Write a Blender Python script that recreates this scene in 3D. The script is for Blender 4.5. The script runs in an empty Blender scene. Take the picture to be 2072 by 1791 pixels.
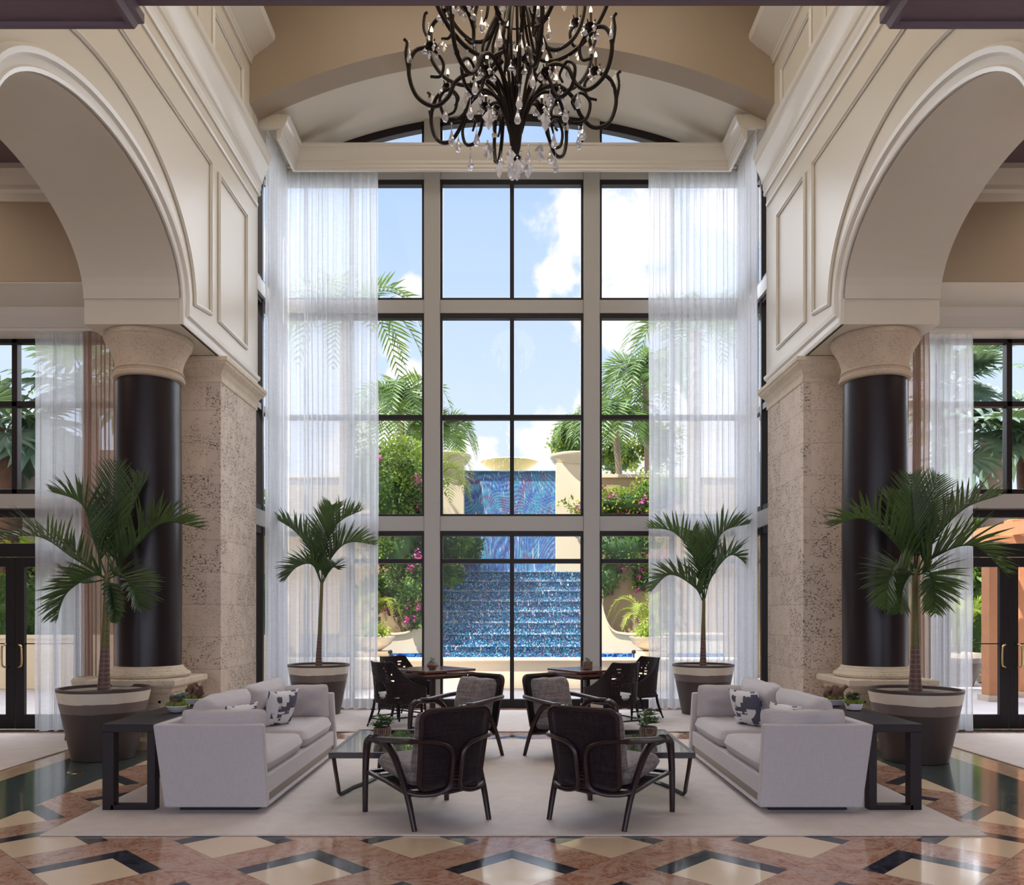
import bpy, bmesh, math, random
from math import sin, cos, pi, sqrt, radians as RAD
from mathutils import Vector as V, Matrix, noise as MN
random.seed(7)
SC = bpy.context.scene
COL = SC.collection
# ------------------------------------------------------------------ camera, world, sun, lamps, exposure
F, EYE, CX, HY = 1680.0, 1.5, 1036.0, 1238.0       # focal length (px of 2072), eye height, horizon row
cam = bpy.data.cameras.new('camera'); camo = bpy.data.objects.new('camera', cam); COL.objects.link(camo)
camo.location = (0, 0, EYE); camo.rotation_euler = (pi/2, 0, 0)
cam.sensor_width = 36; cam.lens = 36*F/2072; cam.shift_y = (HY-895.5)/2072; cam.clip_end = 300; cam.clip_start = .05
SC.camera = camo
SC.view_settings.view_transform = 'Standard'; SC.view_settings.look = 'None'
SC.view_settings.gamma = 1; SC.view_settings.use_curve_mapping = False
SC.view_settings.exposure = 0.35
SC.cycles.transparent_max_bounces = 24

def W(px, py, Y):                                   # a point seen at (px,py) standing Y metres away
    return V(((px-CX)*Y/F, Y, EYE+(HY-py)*Y/F))

class NT:
    def __init__(s, tree): s.t = tree; s.n = tree.nodes; s.l = tree.links
    def node(s, typ, **kw):
        o = s.n.new(typ)
        for k, v in kw.items(): setattr(o, k, v)
        return o
    def link(s, a, b): s.l.new(a, b)
    def put(s, sock, v):
        if hasattr(v, 'is_linked') or isinstance(v, bpy.types.NodeSocket): s.l.new(v, sock)
        elif isinstance(v, (tuple, list)) and len(v) == 3 and sock.type == 'RGBA': sock.default_value = (*v, 1)
        else: sock.default_value = v
    def math(s, op, a, b=0.0, c=None, clamp=False):
        o = s.node('ShaderNodeMath', operation=op); o.use_clamp = clamp
        s.put(o.inputs[0], a); s.put(o.inputs[1], b)
        if c is not None: s.put(o.inputs[2], c)
        return o.outputs[0]
    def vm(s, op, a, b=(0,0,0)):
        o = s.node('ShaderNodeVectorMath', operation=op); s.put(o.inputs[0], a); s.put(o.inputs[1], b)
        return o.outputs['Value'] if op in ('DOT_PRODUCT','LENGTH','DISTANCE') else o.outputs[0]
    def mix(s, f, a, b):
        o = s.node('ShaderNodeMix', data_type='RGBA'); s.put(o.inputs[0], f); s.put(o.inputs[6], a); s.put(o.inputs[7], b)
        return o.outputs[2]
    def ramp(s, f, stops, interp='LINEAR'):
        o = s.node('ShaderNodeValToRGB'); o.color_ramp.interpolation = interp
        e = o.color_ramp.elements
        while len(e) < len(stops): e.new(.5)
        for i, (p, c) in enumerate(stops): e[i].position = p; e[i].color = (*c, 1) if len(c) == 3 else c
        s.put(o.inputs[0], f); return o.outputs[0]
    def noise(s, vec, scale, detail=4, rough=.5, dist=0, col=False):
        o = s.node('ShaderNodeTexNoise'); s.put(o.inputs['Vector'], vec); o.inputs['Scale'].default_value = scale
        o.inputs['Detail'].default_value = detail; o.inputs['Roughness'].default_value = rough; o.inputs['Distortion'].default_value = dist
        return o.outputs['Color' if col else 'Fac']
    def vor(s, vec, scale, feature='F1', out='Distance', rnd=1, dist='EUCLIDEAN'):
        o = s.node('ShaderNodeTexVoronoi', feature=feature); s.put(o.inputs['Vector'], vec)
        if feature != 'DISTANCE_TO_EDGE': o.distance = dist
        o.inputs['Scale'].default_value = scale; o.inputs['Randomness'].default_value = rnd
        return o.outputs[out]
    def comb(s, x, y, z):
        o = s.node('ShaderNodeCombineXYZ')
        for i, q in enumerate((x, y, z)): s.put(o.inputs[i], q)
        return o.outputs[0]
    def sep(s, v):
        o = s.node('ShaderNodeSeparateXYZ'); s.put(o.inputs[0], v); return o.outputs
    def coord(s, kind='Object'): return s.node('ShaderNodeTexCoord').outputs[kind]
    def sstep(s, x, a, b):
        o = s.node('ShaderNodeMapRange', interpolation_type='SMOOTHSTEP'); s.put(o.inputs[0], x)
        o.inputs[1].default_value = a; o.inputs[2].default_value = b; return o.outputs[0]
    def bump(s, h, strength=.3, dist=.01):
        o = s.node('ShaderNodeBump'); o.inputs['Strength'].default_value = strength; o.inputs['Distance'].default_value = dist
        s.put(o.inputs['Height'], h); return o.outputs[0]

wd = bpy.data.worlds.new('sky'); SC.world = wd; wd.use_nodes = True
wd.node_tree.nodes.clear(); w = NT(wd.node_tree)
d = w.vm('NORMALIZE', w.coord('Generated'))
dx, dy, dz = w.sep(d)
base = w.ramp(dz, [(0.0, (.74,.79,.90)), (.2, (.60,.70,.86)), (.42, (.43,.57,.84)), (.55, (.36,.51,.80)), (.72, (.17,.29,.55)), (1.0, (.10,.2,.45))])
blobs = [(1165,455,150),(1265,560,170),(1235,440,110),(1120,560,80),(1110,900,110),(960,930,80),(1200,830,60),(800,700,70),(1250,650,80),
         (830,590,50),(700,900,160),(1400,900,200),(500,500,160),(1500,400,160),(1300,470,120),(820,760,80)]
m = None
for px, py, r in blobs:
    b = V(((px-CX)/F, 1, (HY-py)/F)); L = b.length; b.normalize()
    q = w.math('SUBTRACT', 1.0, w.math('DIVIDE', w.vm('DISTANCE', d, tuple(b)), r/F/L*1.0), clamp=True)
    m = q if m is None else w.math('MAXIMUM', m, q)
nz = w.noise(d, 9, 8, .6, .3)
nz2 = w.noise(d, 2.6, 5, .55)
msk = w.math('ADD', w.math('MULTIPLY', m, 1.0), w.math('MULTIPLY', w.math('SUBTRACT', nz, .5), 2.6))
bg = w.math('MULTIPLY', w.sstep(nz2, .54, .75), .3)
msk = w.math('MAXIMUM', w.sstep(msk, .28, .6), bg)
sky = w.mix(msk, base, (.86,.845,.87))
bgn = w.node('ShaderNodeBackground'); w.put(bgn.inputs[0], sky); bgn.inputs[1].default_value = 1.02
w.link(bgn.outputs[0], w.node('ShaderNodeOutputWorld').inputs[0])

def lamp(name, typ, loc, energy, color=(1,1,1), target=None, **kw):
    l = bpy.data.lights.new(name, typ); o = bpy.data.objects.new(name, l); COL.objects.link(o)
    o.location = loc; l.energy = energy; l.color = color
    for k, v in kw.items(): setattr(l, k, v)
    if target is not None: o.rotation_euler = (V(target)-V(loc)).to_track_quat('-Z', 'Y').to_euler()
    return o
lamp('sun', 'SUN', (0,0,30), 7.0, (1,.95,.86), target=(13,9.5,0), angle=.01)
# second, very soft sun lamp added as fill through the great window
lamp('bright_clouds', 'SUN', (0,30,30), 7.6, (.95,.95,1), target=(-2.5,5,11.5), angle=RAD(100))
# unseen fill lamps added for brightness: behind the viewer, over the nave, in both aisles
lamp('entrance_daylight', 'AREA', (0,-5.6,2.9), 165, (.86,.84,1.0), target=(0,4,2.2), shape='RECTANGLE', size=11, size_y=4)
lamp('nave_skylight', 'AREA', (0,8.0,10.1), 110, (1,.93,.86), target=(0,8.4,0), shape='RECTANGLE', size=5, size_y=5.5)
lamp('aisle_ceiling_light_left', 'AREA', (-8.2,7.2,6.4), 75, (1,.8,.58), target=(-8.2,7.3,0), shape='RECTANGLE', size=4, size_y=4)
lamp('aisle_ceiling_light_right', 'AREA', (8.2,7.2,6.4), 75, (1,.8,.58), target=(8.2,7.3,0), shape='RECTANGLE', size=4, size_y=4)

# ------------------------------------------------------------------ materials
MATS = {}
def mat(name):
    m_ = bpy.data.materials.new(name); m_.use_nodes = True; m_.node_tree.nodes.clear()
    MATS[name] = m_; return m_, NT(m_.node_tree)
def fin(t, shader): t.link(shader, t.node('ShaderNodeOutputMaterial').inputs[0])
def pbr(t, col, rough=.5, metal=0, spec=.5, normal=None, coat=0, coat_r=.05, sheen=0, emis=None, es=0):
    p = t.node('ShaderNodeBsdfPrincipled')
    t.put(p.inputs['Base Color'], col); t.put(p.inputs['Roughness'], rough); p.inputs['Metallic'].default_value = metal
    p.inputs['Specular IOR Level'].default_value = spec
    p.inputs['Coat Weight'].default_value = coat; p.inputs['Coat Roughness'].default_value = coat_r
    p.inputs['Sheen Weight'].default_value = sheen
    if normal is not None: t.put(p.inputs['Normal'], normal)
    if emis: t.put(p.inputs['Emission Color'], emis); p.inputs['Emission Strength'].default_value = es
    return p.outputs[0]
def simple(name, col, rough=.5, metal=0, spec=.5, var=.08, vs=3.0, bump=0, bs=60, coat=0, sheen=0, stretch=(1,1,1)):
    m_, t = mat(name); c = t.coord()
    if stretch != (1,1,1): c = t.vm('MULTIPLY', c, stretch)
    n = t.noise(c, vs, 5, .6)
    a = tuple(max(0, q*(1-var)) for q in col); b = tuple(min(1, q*(1+var)) for q in col)
    cc = t.mix(n, a, b)
    nm = t.bump(t.noise(c, bs, 3), bump, .01) if bump else None
    fin(t, pbr(t, cc, rough, metal, spec, nm, coat, .08, sheen)); return m_
simple('cream_paint', (.67,.615,.515), .38, var=.02)
simple('tan_paint', (.36,.28,.20), .5, var=.03)  # tan base colour, darker than the cream, for beam, aisle walls and nave ceiling
simple('trim_paint', (.72,.68,.61), .3, var=.02)
simple('frame_grey', (.42,.40,.37), .35, var=.03)
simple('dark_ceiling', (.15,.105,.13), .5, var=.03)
simple('bronze', (.014,.010,.012), .45, spec=.3)
simple('iron', (.012,.007,.006), .5, metal=0, spec=.22, var=.5, vs=40)
simple('dark_wood', (.024,.010,.012), .36, var=.35, vs=4, stretch=(1,1,12), coat=.1)
simple('black_wood', (.021,.014,.018), .42, spec=.35, var=.5, vs=30, stretch=(8,1,1), bump=.25, bs=60)
simple('red_wood', (.12,.045,.035), .22, var=.35, vs=6, stretch=(1,6,1), coat=.5)
simple('brass', (.55,.42,.2), .25, metal=1)
simple('plinth_black', (.012,.010,.012), .5)
simple('trim_taupe', (.27,.22,.17), .35, metal=.3)
simple('white_cushion', (.7,.68,.66), .8, var=.04, bump=.3, bs=200)
simple('bowl_white', (.72,.70,.72), .3)
simple('soil', (.035,.022,.015), .95, var=.5, vs=40, bump=.8, bs=40)
simple('driftwood', (.16,.085,.06), .75, var=.5, vs=18, bump=.8, bs=30)
simple('succulent', (.16,.24,.17), .5, var=.3, vs=20)
simple('moss', (.16,.22,.03), .9, var=.5, vs=40, bump=.8, bs=80)
simple('pale_stone', (.62,.54,.42), .7, var=.2, vs=10, bump=.4, bs=40)
simple('switch_white', (.75,.73,.68), .4)
simple('stucco_cream', (.80,.68,.50), .85, var=.08, vs=1.3, bump=.2, bs=80)
simple('stucco_tan', (.50,.36,.21), .9, var=.22, vs=1.1, bump=.4, bs=40)
simple('stucco_grey', (.33,.31,.30), .9, var=.2, vs=12, bump=.6, bs=25)
simple('paver', (.56,.50,.48), .85, var=.15, vs=1.2, bump=.3, bs=30)
simple('orange_wood', (.58,.26,.12), .6, var=.15, vs=5)
simple('flower', (.62,.08,.34), .6, var=.3, vs=8)
simple('bowl_yellow', (.70,.58,.20), .35)
simple('trunk_grey', (.33,.27,.22), .85, var=.3, vs=6, stretch=(1,1,8), bump=.6, bs=12)
simple('trunk_brown', (.12,.065,.045), .9, var=.5, vs=9, bump=.9, bs=9)
simple('candle_sleeve', (.05,.03,.02), .5)
m_, t = mat('bulb'); fin(t, pbr(t, (1,.8,.5), .4, emis=(1,.62,.28), es=7))
m_, t = mat('crystal'); g_ = pbr(t, (.85,.85,.92), .06, 0, 1.0)
tr = t.node('ShaderNodeBsdfTransparent'); gl = t.node('ShaderNodeBsdfGlossy'); gl.inputs['Roughness'].default_value = .05
gl.inputs['Color'].default_value = (.95,.95,1,1)
mx = t.node('ShaderNodeMixShader'); mx.inputs[0].default_value = .6; t.link(tr.outputs[0], mx.inputs[1]); t.link(g_, mx.inputs[2])
mx2 = t.node('ShaderNodeMixShader'); mx2.inputs[0].default_value = .35; t.link(mx.outputs[0], mx2.inputs[1]); t.link(gl.outputs[0], mx2.inputs[2])
fin(t, mx2.outputs[0])
def glassm(name, tint, refl):
    m_, t = mat(name); tr = t.node('ShaderNodeBsdfTransparent'); tr.inputs[0].default_value = (*tint, 1)
    gl = t.node('ShaderNodeBsdfGlossy'); gl.inputs['Roughness'].default_value = .01
    lw = t.node('ShaderNodeLayerWeight'); lw.inputs[0].default_value = .25
    f = t.math('ADD', t.math('MULTIPLY', lw.outputs['Fresnel'], .6), refl, clamp=True)
    mx = t.node('ShaderNodeMixShader'); t.put(mx.inputs[0], f); t.link(tr.outputs[0], mx.inputs[1]); t.link(gl.outputs[0], mx.inputs[2])
    fin(t, mx.outputs[0])
glassm('glass', (.97,.99,1.0), .0)
glassm('table_glass', (.86,.93,.88), .3)
def sheer(name, col, op, tl=.6):
    m_, t = mat(name); c = t.coord()
    x, y, z = t.sep(c)
    wv = t.math('SINE', t.math('MULTIPLY', z, 420)); 
    tr = t.node('ShaderNodeBsdfTransparent'); di = t.node('ShaderNodeBsdfDiffuse'); tl_ = t.node('ShaderNodeBsdfTranslucent')
    di.inputs[0].default_value = (*col, 1); tl_.inputs[0].default_value = (*col, 1)
    a = t.node('ShaderNodeMixShader'); a.inputs[0].default_value = tl; t.link(di.outputs[0], a.inputs[1]); t.link(tl_.outputs[0], a.inputs[2])
    n = t.noise(t.vm('MULTIPLY', c, (1,1,5)), 6, 3)
    f = t.math('ADD', op-.06, t.math('MULTIPLY', n, .12))
    b = t.node('ShaderNodeMixShader'); t.put(b.inputs[0], f); t.link(tr.outputs[0], b.inputs[1]); t.link(a.outputs[0], b.inputs[2])
    fin(t, b.outputs[0])
sheer('sheer_white', (.84,.86,.89), .62, .66)
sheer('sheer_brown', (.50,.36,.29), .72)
# woven fabrics
def fabric(name, col, scale, var, dark=.75):
    m_, t = mat(name); c = t.coord(); 
    a = t.noise(t.vm('MULTIPLY', c, (1,1,.08)), scale, 3, .7); b = t.noise(t.vm('MULTIPLY', c, (.08,.08,1)), scale, 3, .7)
    s = t.math('ADD', a, b); s = t.sstep(s, 1-var, 1+var)
    cc = t.mix(s, tuple(q*dark for q in col), tuple(min(1, q*(2-dark)) for q in col))
    fin(t, pbr(t, cc, .85, 0, .2, t.bump(s, .15, .004), sheen=.2))
fabric('sofa_fabric', (.56,.52,.53), 170, .25, .95)
fabric('chair_fabric', (.215,.185,.18), 60, .25, .62)
fabric('rug', (.70,.625,.58), 90, .3, .93)
fabric('woven_dark', (.018,.010,.013), 60, .3, .5)
m_, t = mat('throw_pattern'); c = t.coord()
sn = t.node('ShaderNodeVectorMath', operation='SNAP'); t.put(sn.inputs[0], c); sn.inputs[1].default_value = (.028,.022,.028)
n = t.noise(sn.outputs[0], 7.5, 1, .4); f = t.sstep(n, .50, .51)
fin(t, pbr(t, t.mix(f, (.80,.78,.78), t.mix(t.noise(c, 90, 2), (.06,.06,.10), (.16,.15,.2))), .9))
# marble floor: diagonal cream squares with dark chevrons in red marble, dark green border bands, tan aisles
m_, t = mat('marble_floor'); c = t.coord(); x, y, z = t.sep(c)
yy = t.math('SUBTRACT', y, 4.835); k = .7071068; L = .8592
u = t.math('MULTIPLY', t.math('ADD', x, yy), k); v = t.math('MULTIPLY', t.math('SUBTRACT', yy, x), k)
um = t.math('SUBTRACT', t.math('WRAP', u, L/2, -L/2), 0); vm_ = t.math('WRAP', v, L/2, -L/2)
mxa = t.math('MAXIMUM', t.math('ABSOLUTE', um), t.math('ABSOLUTE', vm_)); intile = t.math('LESS_THAN', mxa, .278)
dark = t.math('MULTIPLY', intile, t.math('GREATER_THAN', t.math('MAXIMUM', um, vm_), .152))
v1 = t.noise(c, 2.2, 8, .65, 2.2); v2 = t.noise(c, 7, 6, .6, 1.2)
vein = t.math('SUBTRACT', 1.0, t.math('MULTIPLY', t.math('ABSOLUTE', t.math('SUBTRACT', v1, .5)), 16), clamp=True)
vein2 = t.math('SUBTRACT', 1.0, t.math('MULTIPLY', t.math('ABSOLUTE', t.math('SUBTRACT', t.noise(c, 5, 8, .7, 3), .5)), 20), clamp=True)
veins = t.math('MULTIPLY', t.math('MAXIMUM', vein, vein2), .5)
cell = t.vor(t.comb(t.math('FLOOR', t.math('DIVIDE', t.math('ADD', u, L/2), L)), t.math('FLOOR', t.math('DIVIDE', t.math('ADD', v, L/2), L)), t.math('LESS_THAN', t.math('ABSOLUTE', um), .278)), 3.1, out='Color')
cr = t.sep(cell)[0]
red = t.mix(t.math('ADD', t.math('MULTIPLY', v2, .6), t.math('MULTIPLY', cr, .5)), (.27,.10,.06), (.52,.26,.15))
red = t.mix(t.math('MULTIPLY', veins, 1.15, clamp=True), red, (.72,.56,.46))
cream = t.mix(t.math('ADD', t.math('MULTIPLY', v2, .5), t.math('MULTIPLY', cr, .5)), (.76,.57,.38), (.88,.72,.53))
blk = t.mix(t.math('MULTIPLY', veins, .35), (.012,.014,.028), (.3,.32,.36))
cc = t.mix(intile, red, cream); cc = t.mix(dark, cc, blk)
# joints between red slabs
jn = t.math('MINIMUM', t.math('ABSOLUTE', t.math('SUBTRACT', t.math('ABSOLUTE', um), .278)), t.math('ABSOLUTE', t.math('SUBTRACT', t.math('ABSOLUTE', vm_), .278)))
cc = t.mix(t.math('MULTIPLY', t.math('LESS_THAN', jn, .0025), .5), cc, (.12,.08,.06))
ax = t.math('ABSOLUTE', x)
green = t.mix(v2, (.010,.022,.022), (.06,.085,.08)); green = t.mix(t.math('MULTIPLY', veins, .25), green, (.3,.36,.34))
tan = t.mix(v2, (.44,.26,.15), (.58,.40,.25)); tan = t.mix(veins, tan, (.66,.55,.45))
cc = t.mix(t.math('GREATER_THAN', ax, 3.69), cc, green)
cc = t.mix(t.math('GREATER_THAN', ax, 4.53), cc, tan)
cc = t.mix(t.math('GREATER_THAN', y, 10.35), cc, t.mix(t.math('GREATER_THAN', ax, 3.4), cc, green))
fin(t, pbr(t, cc, t.math('ADD', .08, t.math('MULTIPLY', v2, .10)), 0, .45, coat=.2, coat_r=.05))
# coral stone
def stone(name, blocks, col):
    m_, t = mat(name); c = t.coord('Object'); x, y, z = t.sep(c)
    st = t.vm('MULTIPLY', c, (1,1,1.6))
    n = t.noise(c, 2.5, 6, .6); pn = t.noise(st, 34, 3, .6, .8); big = t.noise(c, 5.5, 2, .5)
    pit = t.math('MULTIPLY', t.sstep(pn, .54, .60), t.sstep(big, .38, .52))
    a = tuple(q*.82 for q in col); b = tuple(min(1, q*1.15) for q in col)
    cc = t.mix(n, a, b)
    if blocks:
        hor = t.math('ADD', t.math('ADD', x, y), 30)
        row = t.math('FLOOR', t.math('DIVIDE', z, .396)); rr = t.math('MODULO', row, 2)
        fz = t.math('WRAP', z, .396, 0); fx = t.math('WRAP', t.math('ADD', hor, t.math('MULTIPLY', rr, .37)), .78, 0)
        j = t.math('MAXIMUM', t.math('LESS_THAN', fz, .008), t.math('MULTIPLY', t.math('LESS_THAN', fx, .006), .6))
        cid = t.comb(row, t.math('FLOOR', t.math('DIVIDE', t.math('ADD', hor, t.math('MULTIPLY', rr, .37)), .78)), 0)
        cv = t.sep(t.vor(cid, 2.7, out='Color'))[0]
        cc = t.mix(t.math('MULTIPLY', cv, .35), cc, tuple(q*.75 for q in col))
        pit = t.math('MULTIPLY', pit, t.math('ADD', .35, cv), clamp=True)
        cc = t.mix(pit, cc, tuple(q*.2 for q in col))
        cc = t.mix(t.math('MULTIPLY', j, .6), cc, tuple(q*.5 for q in col))
        h = t.math('SUBTRACT', 1.0, t.math('MAXIMUM', pit, j))
    else:
        pit = t.math('MULTIPLY', pit, .35); cc = t.mix(pit, cc, tuple(q*.45 for q in col)); h = t.math('SUBTRACT', 1.0, pit)
    fin(t, pbr(t, cc, .75, 0, .3, t.bump(h, .5, .02)))
stone('coral_block', True, (.74,.61,.50)); stone('coral_smooth', False, (.72,.61,.47)); stone('capital_stone', False, (.60,.48,.36))
m_, t = mat('column_shaft'); c = t.coord(); n = t.noise(t.vm('MULTIPLY', c, (1,1,.3)), 90, 4)
fin(t, pbr(t, (.014,.007,.011), t.math('ADD', .26, t.math('MULTIPLY', n, .12)), 0, .42, t.bump(n, .12, .004), coat=.0))
# striped planter
m_, t = mat('planter'); c = t.coord(); x, y, z = t.sep(c)
zz = t.math('ADD', z, t.math('MULTIPLY', t.math('SUBTRACT', t.noise(c, 3.5, 2), .5), .035)); n = t.noise(c, 8, 5)
cc = t.mix(t.math('GREATER_THAN', zz, .485), (.065,.045,.04), t.mix(n, (.15,.115,.10), (.20,.155,.14)))
cc = t.mix(t.math('GREATER_THAN', zz, .585), cc, t.mix(n, (.62,.54,.44), (.78,.70,.58)))
cc = t.mix(t.math('GREATER_THAN', z, .692), cc, (.075,.05,.045))
fin(t, pbr(t, cc, .45))
def leafm(name, a, b, vs=2.0, tl=.3, rough=.45):
    m_, t = mat(name); c = t.coord(); n = t.noise(c, vs, 3, .6)
    cc = t.mix(t.sstep(n, .35, .65), a, b); p = pbr(t, cc, rough, 0, .35)
    tr = t.node('ShaderNodeBsdfTranslucent'); t.put(tr.inputs[0], t.mix(.5, cc, (.35,.5,.08)))
    mx = t.node('ShaderNodeMixShader'); mx.inputs[0].default_value = tl; t.link(p, mx.inputs[1]); t.link(tr.outputs[0], mx.inputs[2]); fin(t, mx.outputs[0])
leafm('palm_leaf', (.022,.045,.022), (.05,.10,.03), 2.5, .15, .38)
leafm('palm_leaf_out', (.035,.09,.025), (.14,.25,.06), 3.5, .2, .35)
leafm('fan_leaf', (.06,.12,.09), (.18,.26,.20), 1.0, .2, .3)
leafm('areca_leaf', (.30,.36,.05), (.50,.52,.10), 1.0)
leafm('bush_leaf', (.09,.17,.02), (.36,.45,.05), 2.4, .3)
leafm('vine_leaf', (.03,.08,.015), (.17,.28,.04), 2.6, .2)
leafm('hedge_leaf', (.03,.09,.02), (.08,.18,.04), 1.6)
leafm('succulent_leaf', (.07,.13,.05), (.22,.33,.12), 9, .1)
leafm('succulent_pale', (.22,.32,.26), (.34,.44,.36), 9, .1)
m_, t = mat('palm_trunk'); c = t.coord(); x, y, z = t.sep(c)
n = t.math('ADD', z, t.math('MULTIPLY', t.noise(c, 20, 2), .02)); ring = t.sstep(t.math('SINE', t.math('MULTIPLY', n, 130)), .3, .95)
low = t.mix(ring, (.13,.07,.055), (.22,.13,.10)); up = t.mix(t.noise(c, 6, 3), (.10,.085,.02), (.20,.17,.06))
fin(t, pbr(t, t.mix(t.sstep(z, 1.12, 1.16), low, up), .5, normal=t.bump(ring, .3, .01)))
# glazed tiles
def mosaic(name, scale, cols, wavy=False):
    m_, t = mat(name); c = t.coord(); x, y, z = t.sep(c)
    cv = t.vor(t.comb(x, z, t.math('MULTIPLY', y, .3)), scale, out='Color', rnd=.25); r, g, b = t.sep(cv)
    f = r
    if wavy:
        wv = t.noise(t.vm('MULTIPLY', c, (1,.1,1)), .9, 2, .5, 1.2)
        ang = t.noise(t.vm('MULTIPLY', c, (1,.1,.7)), .62, 1, .3, .3)
        s = t.math('ADD', t.math('ADD', t.math('MULTIPLY', x, -.35), t.math('MULTIPLY', z, .8)), t.math('MULTIPLY', ang, 4.2))
        s2 = t.math('ADD', t.math('ADD', t.math('MULTIPLY', x, .9), t.math('MULTIPLY', z, .45)), t.math('MULTIPLY', ang, 3.0))
        sel = t.sstep(t.noise(t.vm('MULTIPLY', c, (1,.1,1)), .8, 1), .45, .55)
        lines = t.math('ADD', t.math('MULTIPLY', t.math('SINE', t.math('MULTIPLY', s, 58)), sel), t.math('MULTIPLY', t.math('SINE', t.math('MULTIPLY', s2, 58)), t.math('SUBTRACT', 1.0, sel)))
        base_ = t.ramp(t.noise(t.vm('MULTIPLY', c, (1,.1,.8)), .95, 3, .6, .8), cols)
        cc = t.mix(t.math('MULTIPLY', t.sstep(lines, .3, .95), .6), base_, (.07,.02,.07))
        cc = t.mix(t.math('MULTIPLY', t.sstep(t.math('MULTIPLY', lines, -1), .4, 1), .4), cc, (.22,.62,.72))
        cc = t.mix(.35, cc, t.ramp(r, cols))
        fall = t.sstep(t.noise(t.vm('MULTIPLY', c, (9,1,.8)), 1.6, 4, .6), .62, .72)
        cc = t.mix(t.math('MULTIPLY', fall, .6), cc, (.85,.92,.97))
    else:
        cc = t.ramp(r, cols, 'CONSTANT')
    fin(t, pbr(t, cc, .3, 0, .35))
TC = [(0,(.01,.08,.14)), (.2,(.03,.25,.42)), (.42,(.05,.17,.50)), (.58,(.12,.42,.58)), (.72,(.20,.11,.28)), (.83,(.30,.17,.20)), (.90,(.45,.65,.75))]
mosaic('step_mosaic', 42, TC)
mosaic('mural_mosaic', 36, [(0.25,(.02,.12,.28)), (.38,(.03,.20,.55)), (.46,(.10,.16,.50)), (.52,(.08,.42,.62)), (.58,(.22,.10,.28)), (.66,(.05,.35,.60)), (.8,(.20,.08,.15))], True)
mosaic('pool_mosaic', 26, [(0,(.01,.03,.2)), (.3,(.02,.12,.5)), (.6,(.05,.30,.6)), (.85,(.2,.4,.7))])
m_, t = mat('water_foam'); c = t.coord(); tr = t.node('ShaderNodeBsdfTransparent'); p = pbr(t, (.9,.95,1), .3)
n = t.noise(t.vm('MULTIPLY', c, (5,1,1.2)), 5, 5, .65); mx = t.node('ShaderNodeMixShader'); t.put(mx.inputs[0], t.math('MULTIPLY', t.sstep(n, .56, .74), .7))
t.link(tr.outputs[0], mx.inputs[1]); t.link(p, mx.inputs[2]); fin(t, mx.outputs[0])
m_, t = mat('pool_water'); fin(t, pbr(t, (.02,.12,.22), .05, 0, .6))
# pot skins
m_, t = mat('pinecone_pot'); c = t.coord(); vv = t.vor(t.vm('MULTIPLY', c, (1,1,1.3)), 58, rnd=.2)
fin(t, pbr(t, t.mix(t.sstep(vv, .2, .6), (.42,.28,.19), (.09,.05,.035)), .4, normal=t.bump(t.math('MULTIPLY', vv, -1), 1, .01)))

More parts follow.
